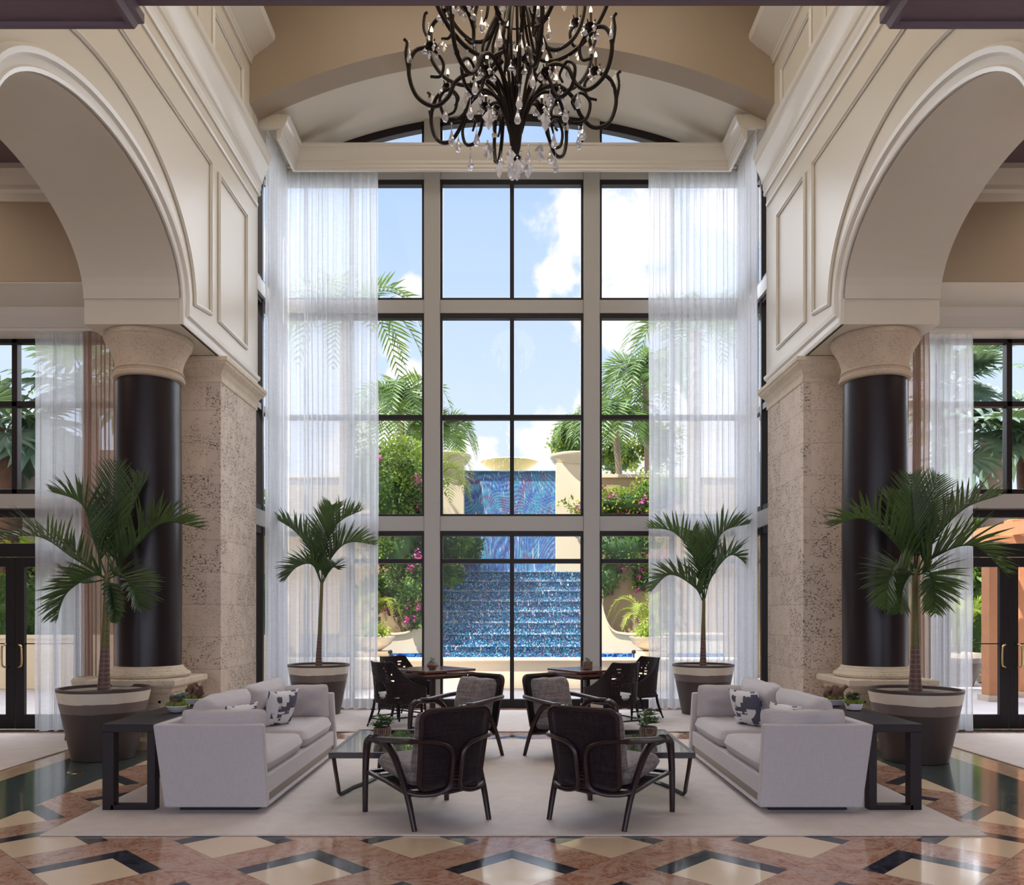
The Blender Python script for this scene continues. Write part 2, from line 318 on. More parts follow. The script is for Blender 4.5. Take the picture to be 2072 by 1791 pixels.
# ------------------------------------------------------------------ mesh building
class MB:
    def __init__(s): s.v = []; s.f = []; s.mi = []; s.cur = 0
    def add(s, vs, fs):
        o = len(s.v); s.v += [tuple(q) for q in vs]; s.f += [tuple(i+o for i in f) for f in fs]; s.mi += [s.cur]*len(fs)
    def hexa(s, p):   # 4 lower then 4 upper corners
        s.add(p, [(0,3,2,1),(4,5,6,7),(0,1,5,4),(1,2,6,5),(2,3,7,6),(3,0,4,7)])
    def box(s, x0,y0,z0, x1,y1,z1): s.hexa([(x0,y0,z0),(x1,y0,z0),(x1,y1,z0),(x0,y1,z0),(x0,y0,z1),(x1,y0,z1),(x1,y1,z1),(x0,y1,z1)])
    def loft(s, rings, closed=True, caps=True):
        n = len(rings[0]); vs = [p for r in rings for p in r]; fs = []
        for i in range(len(rings)-1):
            for j in range(n if closed else n-1):
                a = i*n+j; b = i*n+(j+1)%n; fs.append((a, b, b+n, a+n))
        if caps and closed: fs.append(tuple(range(n-1,-1,-1))); fs.append(tuple(range((len(rings)-1)*n, len(rings)*n)))
        s.add(vs, fs)
    def tube(s, pts, r, n=8, caps=True, sq=1.0, up=None):
        pts = [V(p) for p in pts]; rings = []; N = len(pts); t0 = None; a = None
        for i, p in enumerate(pts):
            tn = (pts[min(i+1,N-1)]-pts[max(i-1,0)]).normalized()
            if a is None:
                ref = V(up) if up else (V((0,0,1)) if abs(tn.z) < .9 else V((0,1,0)))
                a = tn.cross(ref).normalized()
            else:
                a = (a - tn*a.dot(tn)).normalized()
            b = tn.cross(a); rr = r[i] if isinstance(r, (list, tuple)) else r
            rings.append([p + a*cos(q*2*pi/n)*rr + b*sin(q*2*pi/n)*rr*sq for q in range(n)])
        s.loft(rings, True, caps)
    def lathe(s, prof, n=32, c=(0,0,0), caps=True, ph=0):
        s.loft([[(c[0]+r*cos(2*pi*(q+ph)/n), c[1]+r*sin(2*pi*(q+ph)/n), c[2]+z) for q in range(n)] for r, z in prof], True, caps)
    def grid(s, fn, nu, nv, wrap=False, skip=None):
        vs = [fn(i/nu, j/nv) for j in range(nv+1) for i in range(nu+1)]
        fs = [(j*(nu+1)+i, j*(nu+1)+i+1, (j+1)*(nu+1)+i+1, (j+1)*(nu+1)+i) for j in range(nv) for i in range(nu) if not (skip and skip((i+.5)/nu,(j+.5)/nv))]
        s.add(vs, fs)
    def ball(s, c, r, n=12, m=8, sq=(1,1,1)):
        s.lathe([(max(1e-4, r*sin(pi*j/m)), -r*cos(pi*j/m)) for j in range(m+1)], n, (0,0,0), False)
        k = (m+1)*n
        for i in range(len(s.v)-k, len(s.v)):
            p = s.v[i]; s.v[i] = (p[0]*sq[0]+c[0], p[1]*sq[1]+c[1], p[2]*sq[2]+c[2])
    def xform(s, M, start=0):
        for i in range(start, len(s.v)): s.v[i] = tuple(M @ V(s.v[i]))
def obj(name, mb, mats, parent=None, smooth=False, bevel=0, world=True, recalc=True, solid=0, subsurf=0, angle=40):
    me = bpy.data.meshes.new(name); vs = mb.v
    if parent is not None and world:
        L_ = V(ploc(parent)); vs = [(p[0]-L_.x, p[1]-L_.y, p[2]-L_.z) for p in vs]
    me.from_pydata(vs, [], mb.f)
    mats = mats if isinstance(mats, (list, tuple)) else [mats]
    for q in mats: me.materials.append(MATS[q])
    if len(mats) > 1: me.polygons.foreach_set('material_index', mb.mi)
    if recalc:
        b = bmesh.new(); b.from_mesh(me); bmesh.ops.recalc_face_normals(b, faces=b.faces); b.to_mesh(me); b.free()
    if smooth:
        me.polygons.foreach_set('use_smooth', [True]*len(me.polygons))
        if smooth != 'all' and hasattr(me, 'set_sharp_from_angle'): me.set_sharp_from_angle(angle=RAD(angle))
    me.update()
    o = bpy.data.objects.new(name, me); COL.objects.link(o)
    if parent is not None: o.parent = parent
    if solid: md = o.modifiers.new('solid', 'SOLIDIFY'); md.thickness = solid; md.offset = 0
    if bevel: md = o.modifiers.new('bevel', 'BEVEL'); md.width = bevel; md.segments = 2; md.limit_method = 'ANGLE'; md.angle_limit = RAD(35)
    if subsurf: md = o.modifiers.new('sub', 'SUBSURF'); md.levels = subsurf; md.render_levels = subsurf
    return o
def ploc(o):
    L_ = V(o.location); p = o.parent
    while p is not None: L_ = L_+V(p.location); p = p.parent
    return L_
def tag(o, label, cat, group=None, kind=None):
    o['label'] = label; o['category'] = cat
    if group: o['group'] = group
    if kind: o['kind'] = kind
    return o
def thing(name, label, cat, loc=(0,0,0), rz=0, group=None):
    o = bpy.data.objects.new(name, None); COL.objects.link(o); o.location = loc; o.rotation_euler = (0,0,rz); o.empty_display_size = .1
    return tag(o, label, cat, group)
def struct(name, mb, m, **kw):
    o = obj(name, mb, m, **kw)
    if not o.parent: o['kind'] = 'structure'
    return o
def sempty(name, loc=(0,0,0)):
    o = bpy.data.objects.new(name, None); COL.objects.link(o); o.location = loc; o['kind'] = 'structure'; return o
def dup(root, loc, rz, label=None, parent=None):
    r = root.copy(); COL.objects.link(r)
    if parent is None: r.location = loc; r.rotation_euler = (0,0,rz)
    else: r.parent = parent
    if label: r['label'] = label
    for ch in list(root.children): dup(ch, None, 0, None, r)
    return r
def cat_(pts, n=6):      # Catmull-Rom through the points
    P = [V(p) for p in pts]; P = [P[0]*2-P[1]]+P+[P[-1]*2-P[-2]]; out = []
    for i in range(1, len(P)-2):
        for k in range(n):
            t_ = k/n; a,b,c,d_ = P[i-1],P[i],P[i+1],P[i+2]
            out.append(.5*((2*b)+(c-a)*t_+(2*a-5*b+4*c-d_)*t_*t_+(3*b-a-3*c+d_)*t_**3))
    out.append(P[-2]); return out
def rr(a, b): return random.uniform(a, b)
# ------------------------------------------------------------------ the building
def sweep(mb, path, outs, up, prof, caps=True):
    """profile points (a along out vector, b along up) carried along the path"""
    if not isinstance(outs, list): outs = [outs]*len(path)
    ups = up if isinstance(up, list) else [up]*len(path)
    mb.loft([[V(p)+V(o)*a+V(u_)*b for a, b in prof] for p, o, u_ in zip(path, outs, ups)], True, caps)
fl = MB(); fl.box(-12,-6,-.1,12,10.72,0); fl.box(-3.85,10.72,-.1,3.85,13.12,0)
struct('floor', fl, 'marble_floor')
XI, XO, YE = 3.56, 4.61, 11.56                       # arcade wall: nave face, aisle face, far end
def arcz(x): return 9.24-(7.96-sqrt(7.96**2-x*x))    # barrel arc over the great window
AC, AA, AB_, AS = 7.3, 1.63, .89, 4.87               # arcade arch: centre, half span, rise, springing
for s, side in ((-1,'left'), (1,'right')):
    N = 40
    ell = [(AC+AA*cos(pi*i/N), AS+AB_*sin(pi*i/N)) for i in range(N+1)]
    bot = [(YE,4.6),(8.95,4.6),(8.95,AS)]+ell+[(5.65,AS),(5.65,4.6),(4.9,4.6)]
    b = MB(); top = 10.2; vs = []; n = len(bot)
    for y, z in bot: vs += [(s*XI,y,z),(s*XO,y,z),(s*XI,y,top),(s*XO,y,top)]
    fs = []
    for i in range(n-1):
        a = 4*i; c = a+4; fs.append((a,c,c+1,a+1))
        if abs(bot[i][0]-bot[i+1][0]) > 1e-6: fs += [(a,a+2,c+2,c),(a+1,c+1,c+3,a+3),(a+2,a+3,c+3,c+2)]
    fs += [(0,1,3,2),(4*n-4,4*n-2,4*n-1,4*n-3)]
    b.add(vs, fs)
    wall = struct('wall_'+side, b, 'cream_paint', recalc=False)
    bm = bmesh.new(); bm.from_mesh(wall.data); bmesh.ops.remove_doubles(bm, verts=bm.verts, dist=1e-5); bmesh.ops.recalc_face_normals(bm, faces=bm.faces); bm.to_mesh(wall.data); bm.free()
    inw = V((-s,0,0)); f0 = s*XI
    # archivolt: bottom edge of the wall, then round the arch
    path = [(f0,YE,4.6),(f0,8.95,4.6)]; outs = [V((0,0,1)), V((0,.7,1))]
    path += [(f0,y,z) for y, z in ell]; outs += [V((0,cos(pi*i/N),sin(pi*i/N))) for i in range(N+1)]
    path += [(f0,5.65,4.6),(f0,4.92,4.6)]; outs += [V((0,-.7,1)), V((0,0,1))]
    b = MB(); sweep(b, path, outs, inw, [(0,-.02),(0,.02),(.03,.03),(.045,.015),(.10,.02),(.12,.05),(.16,.06),(.185,.03),(.19,-.02)])
    obj('archivolt', b, 'trim_paint', wall, smooth=True)
    def panel(pts, name='panel_moulding', closed=True, r=.026):
        b = MB(); P = [V((f0-s*.004,y,z)) for y, z in pts]; m_ = len(P); rings = []; C_ = sum((q for q in P), V())/m_
        for q in range(m_):
            a_ = P[(q-1)%m_]; c_ = P[(q+1)%m_]; e1 = (P[q]-a_).normalized(); e2 = (c_-P[q]).normalized()
            n1 = V((0,-e1.z,e1.y)); n2 = V((0,-e2.z,e2.y)); nn = (n1+n2); nn = nn/max(.3, nn.dot(n1)) if nn.length > 1e-6 else n1
            rings.append([P[q]+nn*aa+inw*bb for aa, bb in [(-r,0),(-r,.012),(-r*.35,.03),(r*.2,.03),(r*.4,.014),(r,.012),(r,0)]])
        rings.append(rings[0]); b.loft(rings, True, False); obj(name, b, 'trim_paint', wall, smooth=True)
    panel([(10.07,5.03),(11.10,5.03),(11.10,6.80),(10.07,6.80)])
    sp = [(AC+2.0*cos(pi*i/N), 4.95+1.33*sin(pi*i/N)) for i in range(N+1)]
    panel([(9.79,5.02),(9.79,6.79),(4.98,6.79),(4.98,5.02)]+[q for q in reversed(sp)])
    panel([(9.87,7.98),(10.93,7.98),(10.93,8.65),(9.87,8.65)]); panel([(6.0,7.98),(9.42,7.98),(9.42,8.65),(6.0,8.65)])
    b = MB(); sweep(b, [(f0,4.92,0),(f0,YE,0)], inw, V((0,0,1)), [(-.01,7.14),(.02,7.14),(.03,7.165),(.02,7.19),(-.01,7.19)]); obj('bead_moulding', b, 'trim_paint', wall, smooth=True)
    b = MB(); pr = [(-.02,7.34),(.02,7.34),(.03,7.37),(.02,7.40),(.035,7.43),(.035,7.50),(.055,7.52),(.06,7.56),(.08,7.62),(.12,7.72),(.14,7.76),(.14,7.82),(.17,7.85),(.17,7.93),(-.02,7.93)]
    sweep(b, [(f0,4.92,0),(f0,YE+.12,0)], inw, V((0,0,1)), pr); obj('cornice', b, 'trim_paint', wall, smooth=True, angle=25)
    b = MB(); pr = [(-.02,8.93),(.03,8.93),(.03,8.97),(.05,8.99),(.05,9.02),(.09,9.05),(.15,9.10),(.24,9.16),(.30,9.22),(.33,9.24),(.35,9.29),(.35,9.33),(-.02,9.33)]
    sweep(b, [(f0,4.92,0),(f0,11.26,0)], inw, V((0,0,1)), pr); obj('crown_moulding', b, 'trim_paint', wall, smooth=True, angle=25)
    # aisle: upper wall, cornice, ceiling, outer wall
    b = MB(); x0, x1 = sorted((s*XO, s*12)); b.box(x0,9.45,5.26,x1,10.30,6.9)
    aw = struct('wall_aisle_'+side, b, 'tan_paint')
    b = MB(); sweep(b, [(x0,9.45,0),(x1,9.45,0)], V((0,-1,0)), V((0,0,1)), [(0,6.16),(.03,6.16),(.03,6.25),(.06,6.28),(.06,6.33),(.13,6.42),(.17,6.46),(.17,6.52),(0,6.52)]); obj('cornice', b, 'trim_paint', aw, smooth=True, angle=25)
    b = MB(); b.box(x0,9.46,5.245,x1,10.3,5.26); obj('soffit', b, 'cream_paint', aw)
    b = MB(); b.box(x0,10.30,4.97,x1,10.62,5.26); sweep(b, [(x0,10.30,0),(x1,10.30,0)], V((0,-1,0)), V((0,0,1)), [(0,4.97),(.05,4.97),(.05,5.0),(.03,5.02),(.03,5.10),(.04,5.16),(.08,5.21),(.10,5.245),(0,5.245)]); obj('valance', b, 'trim_paint', aw, smooth=True, angle=25)
    b = MB(); b.box(x0,4.9,6.52,x1,9.45,6.7); b.box(x0,4.7,5.3,x1,4.9,6.7); struct('ceiling_aisle_'+side, b, 'dark_ceiling')
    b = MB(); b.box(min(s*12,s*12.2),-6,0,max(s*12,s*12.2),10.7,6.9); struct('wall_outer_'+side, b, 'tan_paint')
    # bay return wall beside the pier and the bay's side glazing
    b = MB(); x0, x1 = sorted((s*3.56, s*3.9)); b.box(x0,11.565,4.6,x1,11.62,8.6); x0, x1 = sorted((s*3.7, s*4.61)); b.box(x0,11.565,0,x1,11.62,4.6); x0, x1 = sorted((s*3.68, s*3.9)); b.box(x0,11.62,8.2,x1,13.1,8.8)
    struct('wall_bay_'+side, b, 'cream_paint')
    win = sempty('window_'+('2' if s < 0 else '3'), (s*3.75,12.3,0))
    b = MB()
    for y in (11.63,12.32,12.93): b.box(s*3.75-.05,y,0.0,s*3.75+.05,y+.07,8.2)
    for z in (0,2.66,2.99,4.49,6.07,6.36,8.12): b.box(s*3.75-.04,11.7,z,s*3.75+.04,12.93,z+.09)
    obj('window_frame', b, 'bronze', win)
    b = MB()
    for z0, z1 in ((2.756,2.988),(6.148,6.356)): b.box(s*3.75-.09,11.63,z0,s*3.75+.09,13.0,z1)
    obj('transom', b, 'frame_grey', win)
    b = MB(); b.grid(lambda u,v: (s*3.76, 11.65+1.3*u, .05+8.1*v), 1, 1); obj('glass_pane', b, 'glass', win)
b = MB(); b.box(-14,-6,0,-12.2,10.7,19); b.box(-34,-6,0,-14,10.7,26); struct('wall_wing', b, 'stucco_cream')  # unseen tall blocks added to shade the left garden
# transverse arch beam and vault
def arcstrip(y0, y1, xm, ztop, n=48):
    b = MB(); vs = []; fs = []
    for i in range(n+1):
        x = -xm+2*xm*i/n; z = arcz(x); vs += [(x,y0,z),(x,y1,z),(x,y0,ztop),(x,y1,ztop)]
    for i in range(n):
        a = 4*i; c = a+4; fs += [(a,a+1,c+1,c),(a,c,c+2,a+2),(a+1,a+3,c+3,c+1),(a+2,c+2,c+3,a+3)]
    fs += [(0,2,3,1),(4*n,4*n+1,4*n+3,4*n+2)]; b.add(vs, fs); return b
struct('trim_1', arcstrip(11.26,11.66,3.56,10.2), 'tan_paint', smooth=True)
vb = arcstrip(11.66,13.1,3.9,10.2); vb.v = [(x,y,z+(.02 if z < 10 else 0)) for x,y,z in vb.v]
struct('ceiling_vault', vb, 'cream_paint', smooth=True)
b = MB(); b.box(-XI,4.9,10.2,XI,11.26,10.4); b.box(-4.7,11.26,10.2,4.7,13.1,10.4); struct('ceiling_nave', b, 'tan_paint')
b = MB(); b.box(-4.61,4.7,5.3,4.61,4.9,10.4); struct('wall_front', b, 'cream_paint')
b = MB(); b.box(-12,-6,5.076,12,4.9,5.3); struct('ceiling_lobby', b, 'dark_ceiling')
for s, nm in ((-1,'trim_2'),(1,'trim_3')):
    b = MB(); x0, x1 = sorted((s*2.27, s*12)); b.box(x0,-6,4.985,x1,4.9,5.076)
    pr = [(0,4.985),(.0,4.96),(.03,4.96),(.045,5.0),(.07,5.02),(.07,5.076),(0,5.076)]
    sweep(b, [(s*12,4.9,0),(s*2.27,4.9,0),(s*2.27,-6,0)], [V((0,1,0)), V((-s,1,0)), V((-s,0,0))], V((0,0,1)), pr); struct(nm, b, 'dark_ceiling')
# pelmet round the bay
b = MB(); pp = [(-3.29,11.70,0),(-3.29,12.55,0),(3.29,12.55,0),(3.29,11.70,0)]; oo = [V((1,0,0)),V((1,-1,0)),V((-1,-1,0)),V((-1,0,0))]
sweep(b, pp, oo, V((0,0,1)), [(-.025,8.16),(.02,8.16),(.02,8.19),(.035,8.20),(.035,8.245),(.05,8.255),(.05,8.30),(.07,8.33),(.10,8.38),(.12,8.43),(.125,8.47),(.15,8.48),(.15,8.51),(-.025,8.51)])
for s in (-1,1): x0, x1 = sorted((s*3.27, s*3.56)); b.box(x0,11.68,8.30,x1,11.72,8.50)
struct('trim_4', b, 'trim_paint', smooth=True, angle=20)
# great window
win = sempty('window_1', (0,13,0)); PX = ((-1.365,-1.118),(1.112,1.362)); TZ = ((2.756,2.988),(6.148,6.356),(8.23,8.62))
b = MB()
for x0, x1 in PX: b.box(x0,12.88,0,x1,13.12,arcz(1.24)+.05)
obj('post', b, 'frame_grey', win, bevel=.008)
b = MB()
for x0, x1 in ((-3.75,-1.365),(-1.118,1.112),(1.362,3.75)):
    for z0, z1 in TZ: b.box(x0,12.92,z0,x1,13.1,z1)
obj('transom', b, 'frame_grey', win, bevel=.006)
b = MB()
for x0, x1 in ((-1.365,-1.118),(1.112,1.362)): b.box(x0-.05,12.85,0,x1+.05,12.89,.075)
obj('post_base', b, 'trim_paint', win)
b = MB(); fw = .038
bays = ((-3.70,-1.365,-2.5),(-1.118,1.112,0),(1.362,3.70,2.5)); zs = ((.0,2.756,2.29),(2.988,6.148,4.535),(6.356,8.23,None))
for x0, x1, xm in bays:
    for z0, z1, zm in zs:
        lo = .135 if z0 == 0 else .035
        for (a, c) in ((x0,x0+fw),(x1-fw,x1),(xm-.032,xm+.032)): b.box(a,12.93,z0+lo,c,13.05,z1-.075)
        b.box(x0,12.93,z0,x1,13.05,z0+lo); b.box(x0,12.93,z1-.075,x1,13.05,z1-.0)
        if zm: b.box(x0+fw,12.93,zm-.035,xm-.032,13.05,zm+.035); b.box(xm+.032,12.93,zm-.035,x1-fw,13.05,zm+.035)
obj('window_frame', b, 'bronze', win, bevel=.004)
b = MB()
for x0, x1 in ((-3.0,-1.365),(-1.118,1.112),(1.362,3.0)):
    n = 12; xs = [x0+(x1-x0)*i/n for i in range(n+1)]
    b.loft([[(x,12.93,arcz(x)-.10),(x,13.05,arcz(x)-.10),(x,13.05,arcz(x)+.02),(x,12.93,arcz(x)+.02)] for x in xs])
    for xe in ((x0, x1) if x0 > -2 and x1 < 2 else ((x1,) if x1 < 0 else (x0,))):
        a = xe if xe == x0 else xe-fw; b.box(a,12.93,8.62,a+fw,13.05,arcz(xe)-.05)
obj('window_frame', b, 'bronze', win)
for x0, x1, xm in bays:
    for z0, z1, zm in zs:
        b = MB(); b.grid(lambda u,v: (x0+(x1-x0)*u, 13.0, z0+.1+(z1-z0-.15)*v), 1, 1); obj('glass_pane', b, 'glass', win)
b = MB()
for x0, x1 in ((-2.95,-1.365),(-1.118,1.112),(1.362,2.95)): b.grid(lambda u,v: (x0+(x1-x0)*u, 13.0, 8.6+(arcz(x0+(x1-x0)*u)-8.6)*v), 8, 1)
obj('glass_pane', b, 'glass', win)
b = MB(); b.box(-3.9,13.04,8.2,-2.6,13.1,8.75); b.box(2.6,13.04,8.2,3.9,13.1,8.75); struct('wall_back', b, 'cream_paint')
# aisle windows and doors
dn = 0
for s, side in ((-1,'left'),(1,'right')):
    win = sempty('window_'+('4' if s < 0 else '5'), (s*6.33,10.6,0)); b = MB(); Y0, Y1 = 10.56, 10.66
    xs = [4.62, 5.42, 6.33, 7.24, 8.3]
    for x in xs: b.box(s*x-.035,Y0,3.0,s*x+.035,Y1,4.98)
    for z in (2.99,4.11,4.92):
        x0, x1 = sorted((s*4.6, s*12)); b.box(x0,Y0,z,x1,Y1,z+.07)
    b.box(min(s*4.6,s*12),Y0,2.70,max(s*4.6,s*12),Y1,2.80)
    for x in (5.42, 7.24): b.box(s*x-.03,Y0,0,s*x+.03,Y1,2.72)
    b.box(min(s*5.42,s*7.24),Y0,2.2,max(s*5.42,s*7.24),Y1,2.37)
    b.box(min(s*4.6,s*5.42),Y0,0,max(s*4.6,s*5.42),Y1,.1); b.box(min(s*7.24,s*12),Y0,0,max(s*7.24,s*12),Y1,.1)
    obj('window_frame', b, 'bronze', win, bevel=.005)
    b = MB(); b.box(min(s*4.6,s*12),10.50,2.81,max(s*4.6,s*12),10.68,2.99); obj('transom', b, 'frame_grey', win, bevel=.006)
    b = MB(); b.grid(lambda u,v: (s*(4.6+7.4*u), 10.62, 2.4+2.6*v), 1, 1); b.grid(lambda u,v: (s*(4.6+.8*u), 10.62, .05+2.4*v), 1, 1); b.grid(lambda u,v: (s*(7.25+4.7*u), 10.62, .05+2.4*v), 1, 1)
    obj('glass_pane', b, 'glass', win)
    for x0, x1, hx in ((5.46,6.322,6.25),(6.338,7.20,6.41)):
        dn += 1; lo, hi = sorted((s*x0, s*x1)); dr = sempty('door_%d' % dn, (s*(x0+x1)/2,10.6,0)); b = MB()
        b.box(lo,10.57,.01,lo+.11,10.63,2.19); b.box(hi-.11,10.57,.01,hi,10.63,2.19); b.box(lo+.11,10.57,.01,hi-.11,10.63,.19); b.box(lo+.11,10.57,2.07,hi-.11,10.63,2.19)
        b.box(lo+.11,10.585,1.085,hi-.11,10.615,1.10); obj('door_leaf', b, 'bronze', dr, bevel=.004)
        b = MB(); b.grid(lambda u,v: (lo+.1+(hi-lo-.2)*u, 10.6, .1+2.0*v), 1, 1); obj('glass_pane', b, 'glass', dr)
        b = MB(); d_ = -1 if hx < 6.33 else 1; h = s*hx; o2 = s*(hx+d_*.035)
        b.tube(cat_([(h,10.57,1.085),(h,10.52,1.085),(h+s*d_*.03,10.50,1.07),(h+s*d_*.045,10.50,1.03),(h+s*d_*.045,10.50,.85),(h+s*d_*.03,10.50,.81),(h,10.52,.795),(h,10.57,.795)],4), .013, 8)
        obj('door_handle', b, 'brass', dr, smooth=True)
# stone piers and columns
for s, side in ((-1,'left'),(1,'right')):
    b = MB(); x0, x1 = sorted((s*XI, s*XO)); cx, cy = (x0+x1)/2, (10.15+YE)/2
    t_ = thing('stone_pier', 'square pier of pitted coral stone blocks with moulded cap, on the %s beside the window' % side, 'pier', (cx,cy,0), 0, 'coral stone piers')
    b.box(x0,10.15,0,x1,YE,4.37); obj('shaft', b, 'coral_block', t_, bevel=.006)
    b = MB(); hx, hy = (x1-x0)/2, (YE-10.15)/2
    b.loft([[(cx-hx-p,cy-hy-p,z),(cx+hx+p,cy-hy-p,z),(cx+hx+p,cy+hy+p,z),(cx-hx-p,cy+hy+p,z)] for p, z in ((0,4.30),(.015,4.31),(.015,4.36),(.005,4.37),(.01,4.40),(.04,4.46),(.09,4.51),(.10,4.54),(.115,4.545),(.115,4.595))])
    obj('cap', b, 'coral_smooth', t_, bevel=.004)
    if s < 0: 
        b = MB(); b.box(-XI-.001,11.36,1.02,-XI+.012,11.40,1.13); tag(obj('wall_switch', b, 'switch_white', bevel=.003), 'small pale wall switch on the side face of the left stone pier', 'switch')
    cx, cy = s*4.12, 9.43
    t_ = thing('column', 'dark polished round column with stone capital and base, %s of the sofas' % side, 'column', (cx,cy,0), 0, 'dark columns')
    b = MB(); sq = lambda h, z: [(cx-h,cy-h,z),(cx+h,cy-h,z),(cx+h,cy+h,z),(cx-h,cy+h,z)]
    b.loft([sq(h,z) for h, z in ((.46,0),(.46,.10),(.44,.12),(.40,.13),(.40,.60),(.42,.62),(.43,.66),(.47,.685),(.485,.70),(.485,.755),(.46,.765))]); ped = obj('pedestal', b, 'coral_smooth', t_, bevel=.004)
    b = MB()
    for q in (0,1):
        M_ = Matrix.Translation(V((cx,cy,0))) @ Matrix.Rotation(q*pi/2*(-s), 4, 'Z'); k0 = len(b.v)
        for (a0,c0,a1,c1) in ((-.3,.2,.3,.225),(-.3,.505,.3,.53),(-.3,.2,-.275,.53),(.275,.2,.3,.53)): b.box(a0,-.412,c0,a1,-.398,c1)
        b.xform(M_, k0)
    obj('panel_moulding', b, 'coral_smooth', ped)
    b = MB(); b.lathe([(.42,.765),(.44,.78),(.445,.80),(.43,.825),(.40,.835),(.395,.85),(.37,.865),(.365,.885),(.35,.895)], 48, (cx,cy,0)); obj('base', b, 'coral_smooth', t_, smooth=True)
    b = MB(); b.lathe([(.345,.89),(.352,2.4),(.335,4.16)], 64, (cx,cy,0)); obj('shaft', b, 'column_shaft', t_, smooth=True)
    b = MB(); b.lathe([(.345,4.10),(.375,4.11),(.385,4.135),(.375,4.16),(.355,4.165),(.36,4.19),(.375,4.20),(.365,4.225),(.355,4.23),(.36,4.30),(.385,4.38),(.42,4.45),(.445,4.49),(.455,4.50),(.46,4.53),(.475,4.54),(.47,4.58),(.455,4.598)], 56, (cx,cy,0)); obj('capital', b, 'capital_stone', t_, smooth=True)
# ------------------------------------------------------------------ curtains
def curtain(name, p0, p1, z0, z1, folds, amp, matn, label, seed, group=None, dens=.85):
    rnd = random.Random(seed); p0 = V(p0); p1 = V(p1); d_ = (p1-p0); L_ = d_.length; d_.normalize(); nrm = V((-d_.y, d_.x, 0))
    nu = folds*10; us = [0]; ph = [0]; amps = []
    for i in range(nu):
        g = .5+.5*MN.noise(V((i/nu*5.0+seed*3.1, seed, 0))); w_ = 1-dens+2*dens*max(0, min(1, (g-.25)*2))
        us.append(us[-1]+w_); 
    us = [q/us[-1] for q in us]
    A = [amp*(.55+.9*abs(MN.noise(V((i/10*.9, seed*7, 3))))) for i in range(nu+1)]
    def fn(u, v):
        i = min(nu, int(round(u*nu))); z = z0+(z1-z0)*v; fl_ = 1+.35*(1-v)**3
        wob = .35*MN.noise(V((u*folds*.5, v*1.6, seed)))
        th = i/10*2*pi+wob*1.5
        a = A[i]*fl_*(.5+.5*min(1, (1-v)*14+.25))
        along = us[i]*L_+.55*a*sin(2*th)*.6+.02*MN.noise(V((u*9, v*3, seed+5)))
        hem = .012*sin(th*.7) if v == 0 else 0
        return p0+d_*along+nrm*a*sin(th)+V((0,0,z-p0.z+hem))
    b = MB(); b.grid(fn, nu, 22)
    return tag(obj(name, b, matn, smooth='all', recalc=False), label, 'curtain', group)
curtain('sheer_curtain', (-3.47,12.70,0), (-2.05,12.70,0), .02, 8.25, 14, .07, 'sheer_white', 'long sheer white curtain hanging left of the great window behind the smaller palm', 3, 'sheer window curtains')
curtain('sheer_curtain', (2.09,12.70,0), (3.47,12.70,0), .02, 8.25, 14, .07, 'sheer_white', 'long sheer white curtain hanging right of the great window behind the smaller palm', 4, 'sheer window curtains')
curtain('sheer_curtain', (-3.46,11.74,0), (-3.44,12.64,0), .02, 8.32, 9, .04, 'sheer_white', 'narrow sheer white curtain on the bay side next to the left stone pier', 8, 'sheer window curtains')
curtain('sheer_curtain', (3.46,11.74,0), (3.44,12.64,0), .02, 8.32, 9, .04, 'sheer_white', 'narrow sheer white curtain on the bay side next to the right stone pier', 9, 'sheer window curtains')
curtain('sheer_curtain', (-5.95,10.36,0), (-5.33,10.36,0), .02, 5.0, 6, .05, 'sheer_white', 'bright sheer white curtain beside the door in the left aisle', 5, 'aisle curtains')
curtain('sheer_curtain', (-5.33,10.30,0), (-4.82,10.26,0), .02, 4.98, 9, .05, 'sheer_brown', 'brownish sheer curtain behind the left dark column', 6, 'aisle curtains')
curtain('sheer_curtain', (5.15,10.36,0), (5.75,10.36,0), .02, 5.0, 6, .05, 'sheer_white', 'pale sheer curtain beside the door in the right aisle', 12, 'aisle curtains')
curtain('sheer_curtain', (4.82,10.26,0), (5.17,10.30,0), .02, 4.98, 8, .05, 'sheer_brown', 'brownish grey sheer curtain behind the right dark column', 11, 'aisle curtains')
b = MB(); 
for (x0,y0,x1,y1) in ((-3.42,12.70,-2.0,12.70),(2.0,12.70,3.42,12.70),(-3.45,11.72,-3.45,12.62),(3.45,11.72,3.45,12.62)):
    b = MB(); b.box(min(x0,x1)-.015,min(y0,y1)-.015,8.29,max(x0,x1)+.015,max(y0,y1)+.015,8.32)
    for q in range(8):
        f_ = (q+.5)/8; b.lathe([(.006,8.24),(.012,8.26),(.006,8.29)], 6, (x0+(x1-x0)*f_, y0+(y1-y0)*f_, 0))
    tag(obj('curtain_rail', b, 'trim_paint'), 'slim curtain rail with gliders carrying the %s sheer curtain%s' % ('left' if x0 < 0 else 'right', ' on the bay side' if y0 != y1 else ' of the great window'), 'curtain rail', 'curtain rails')
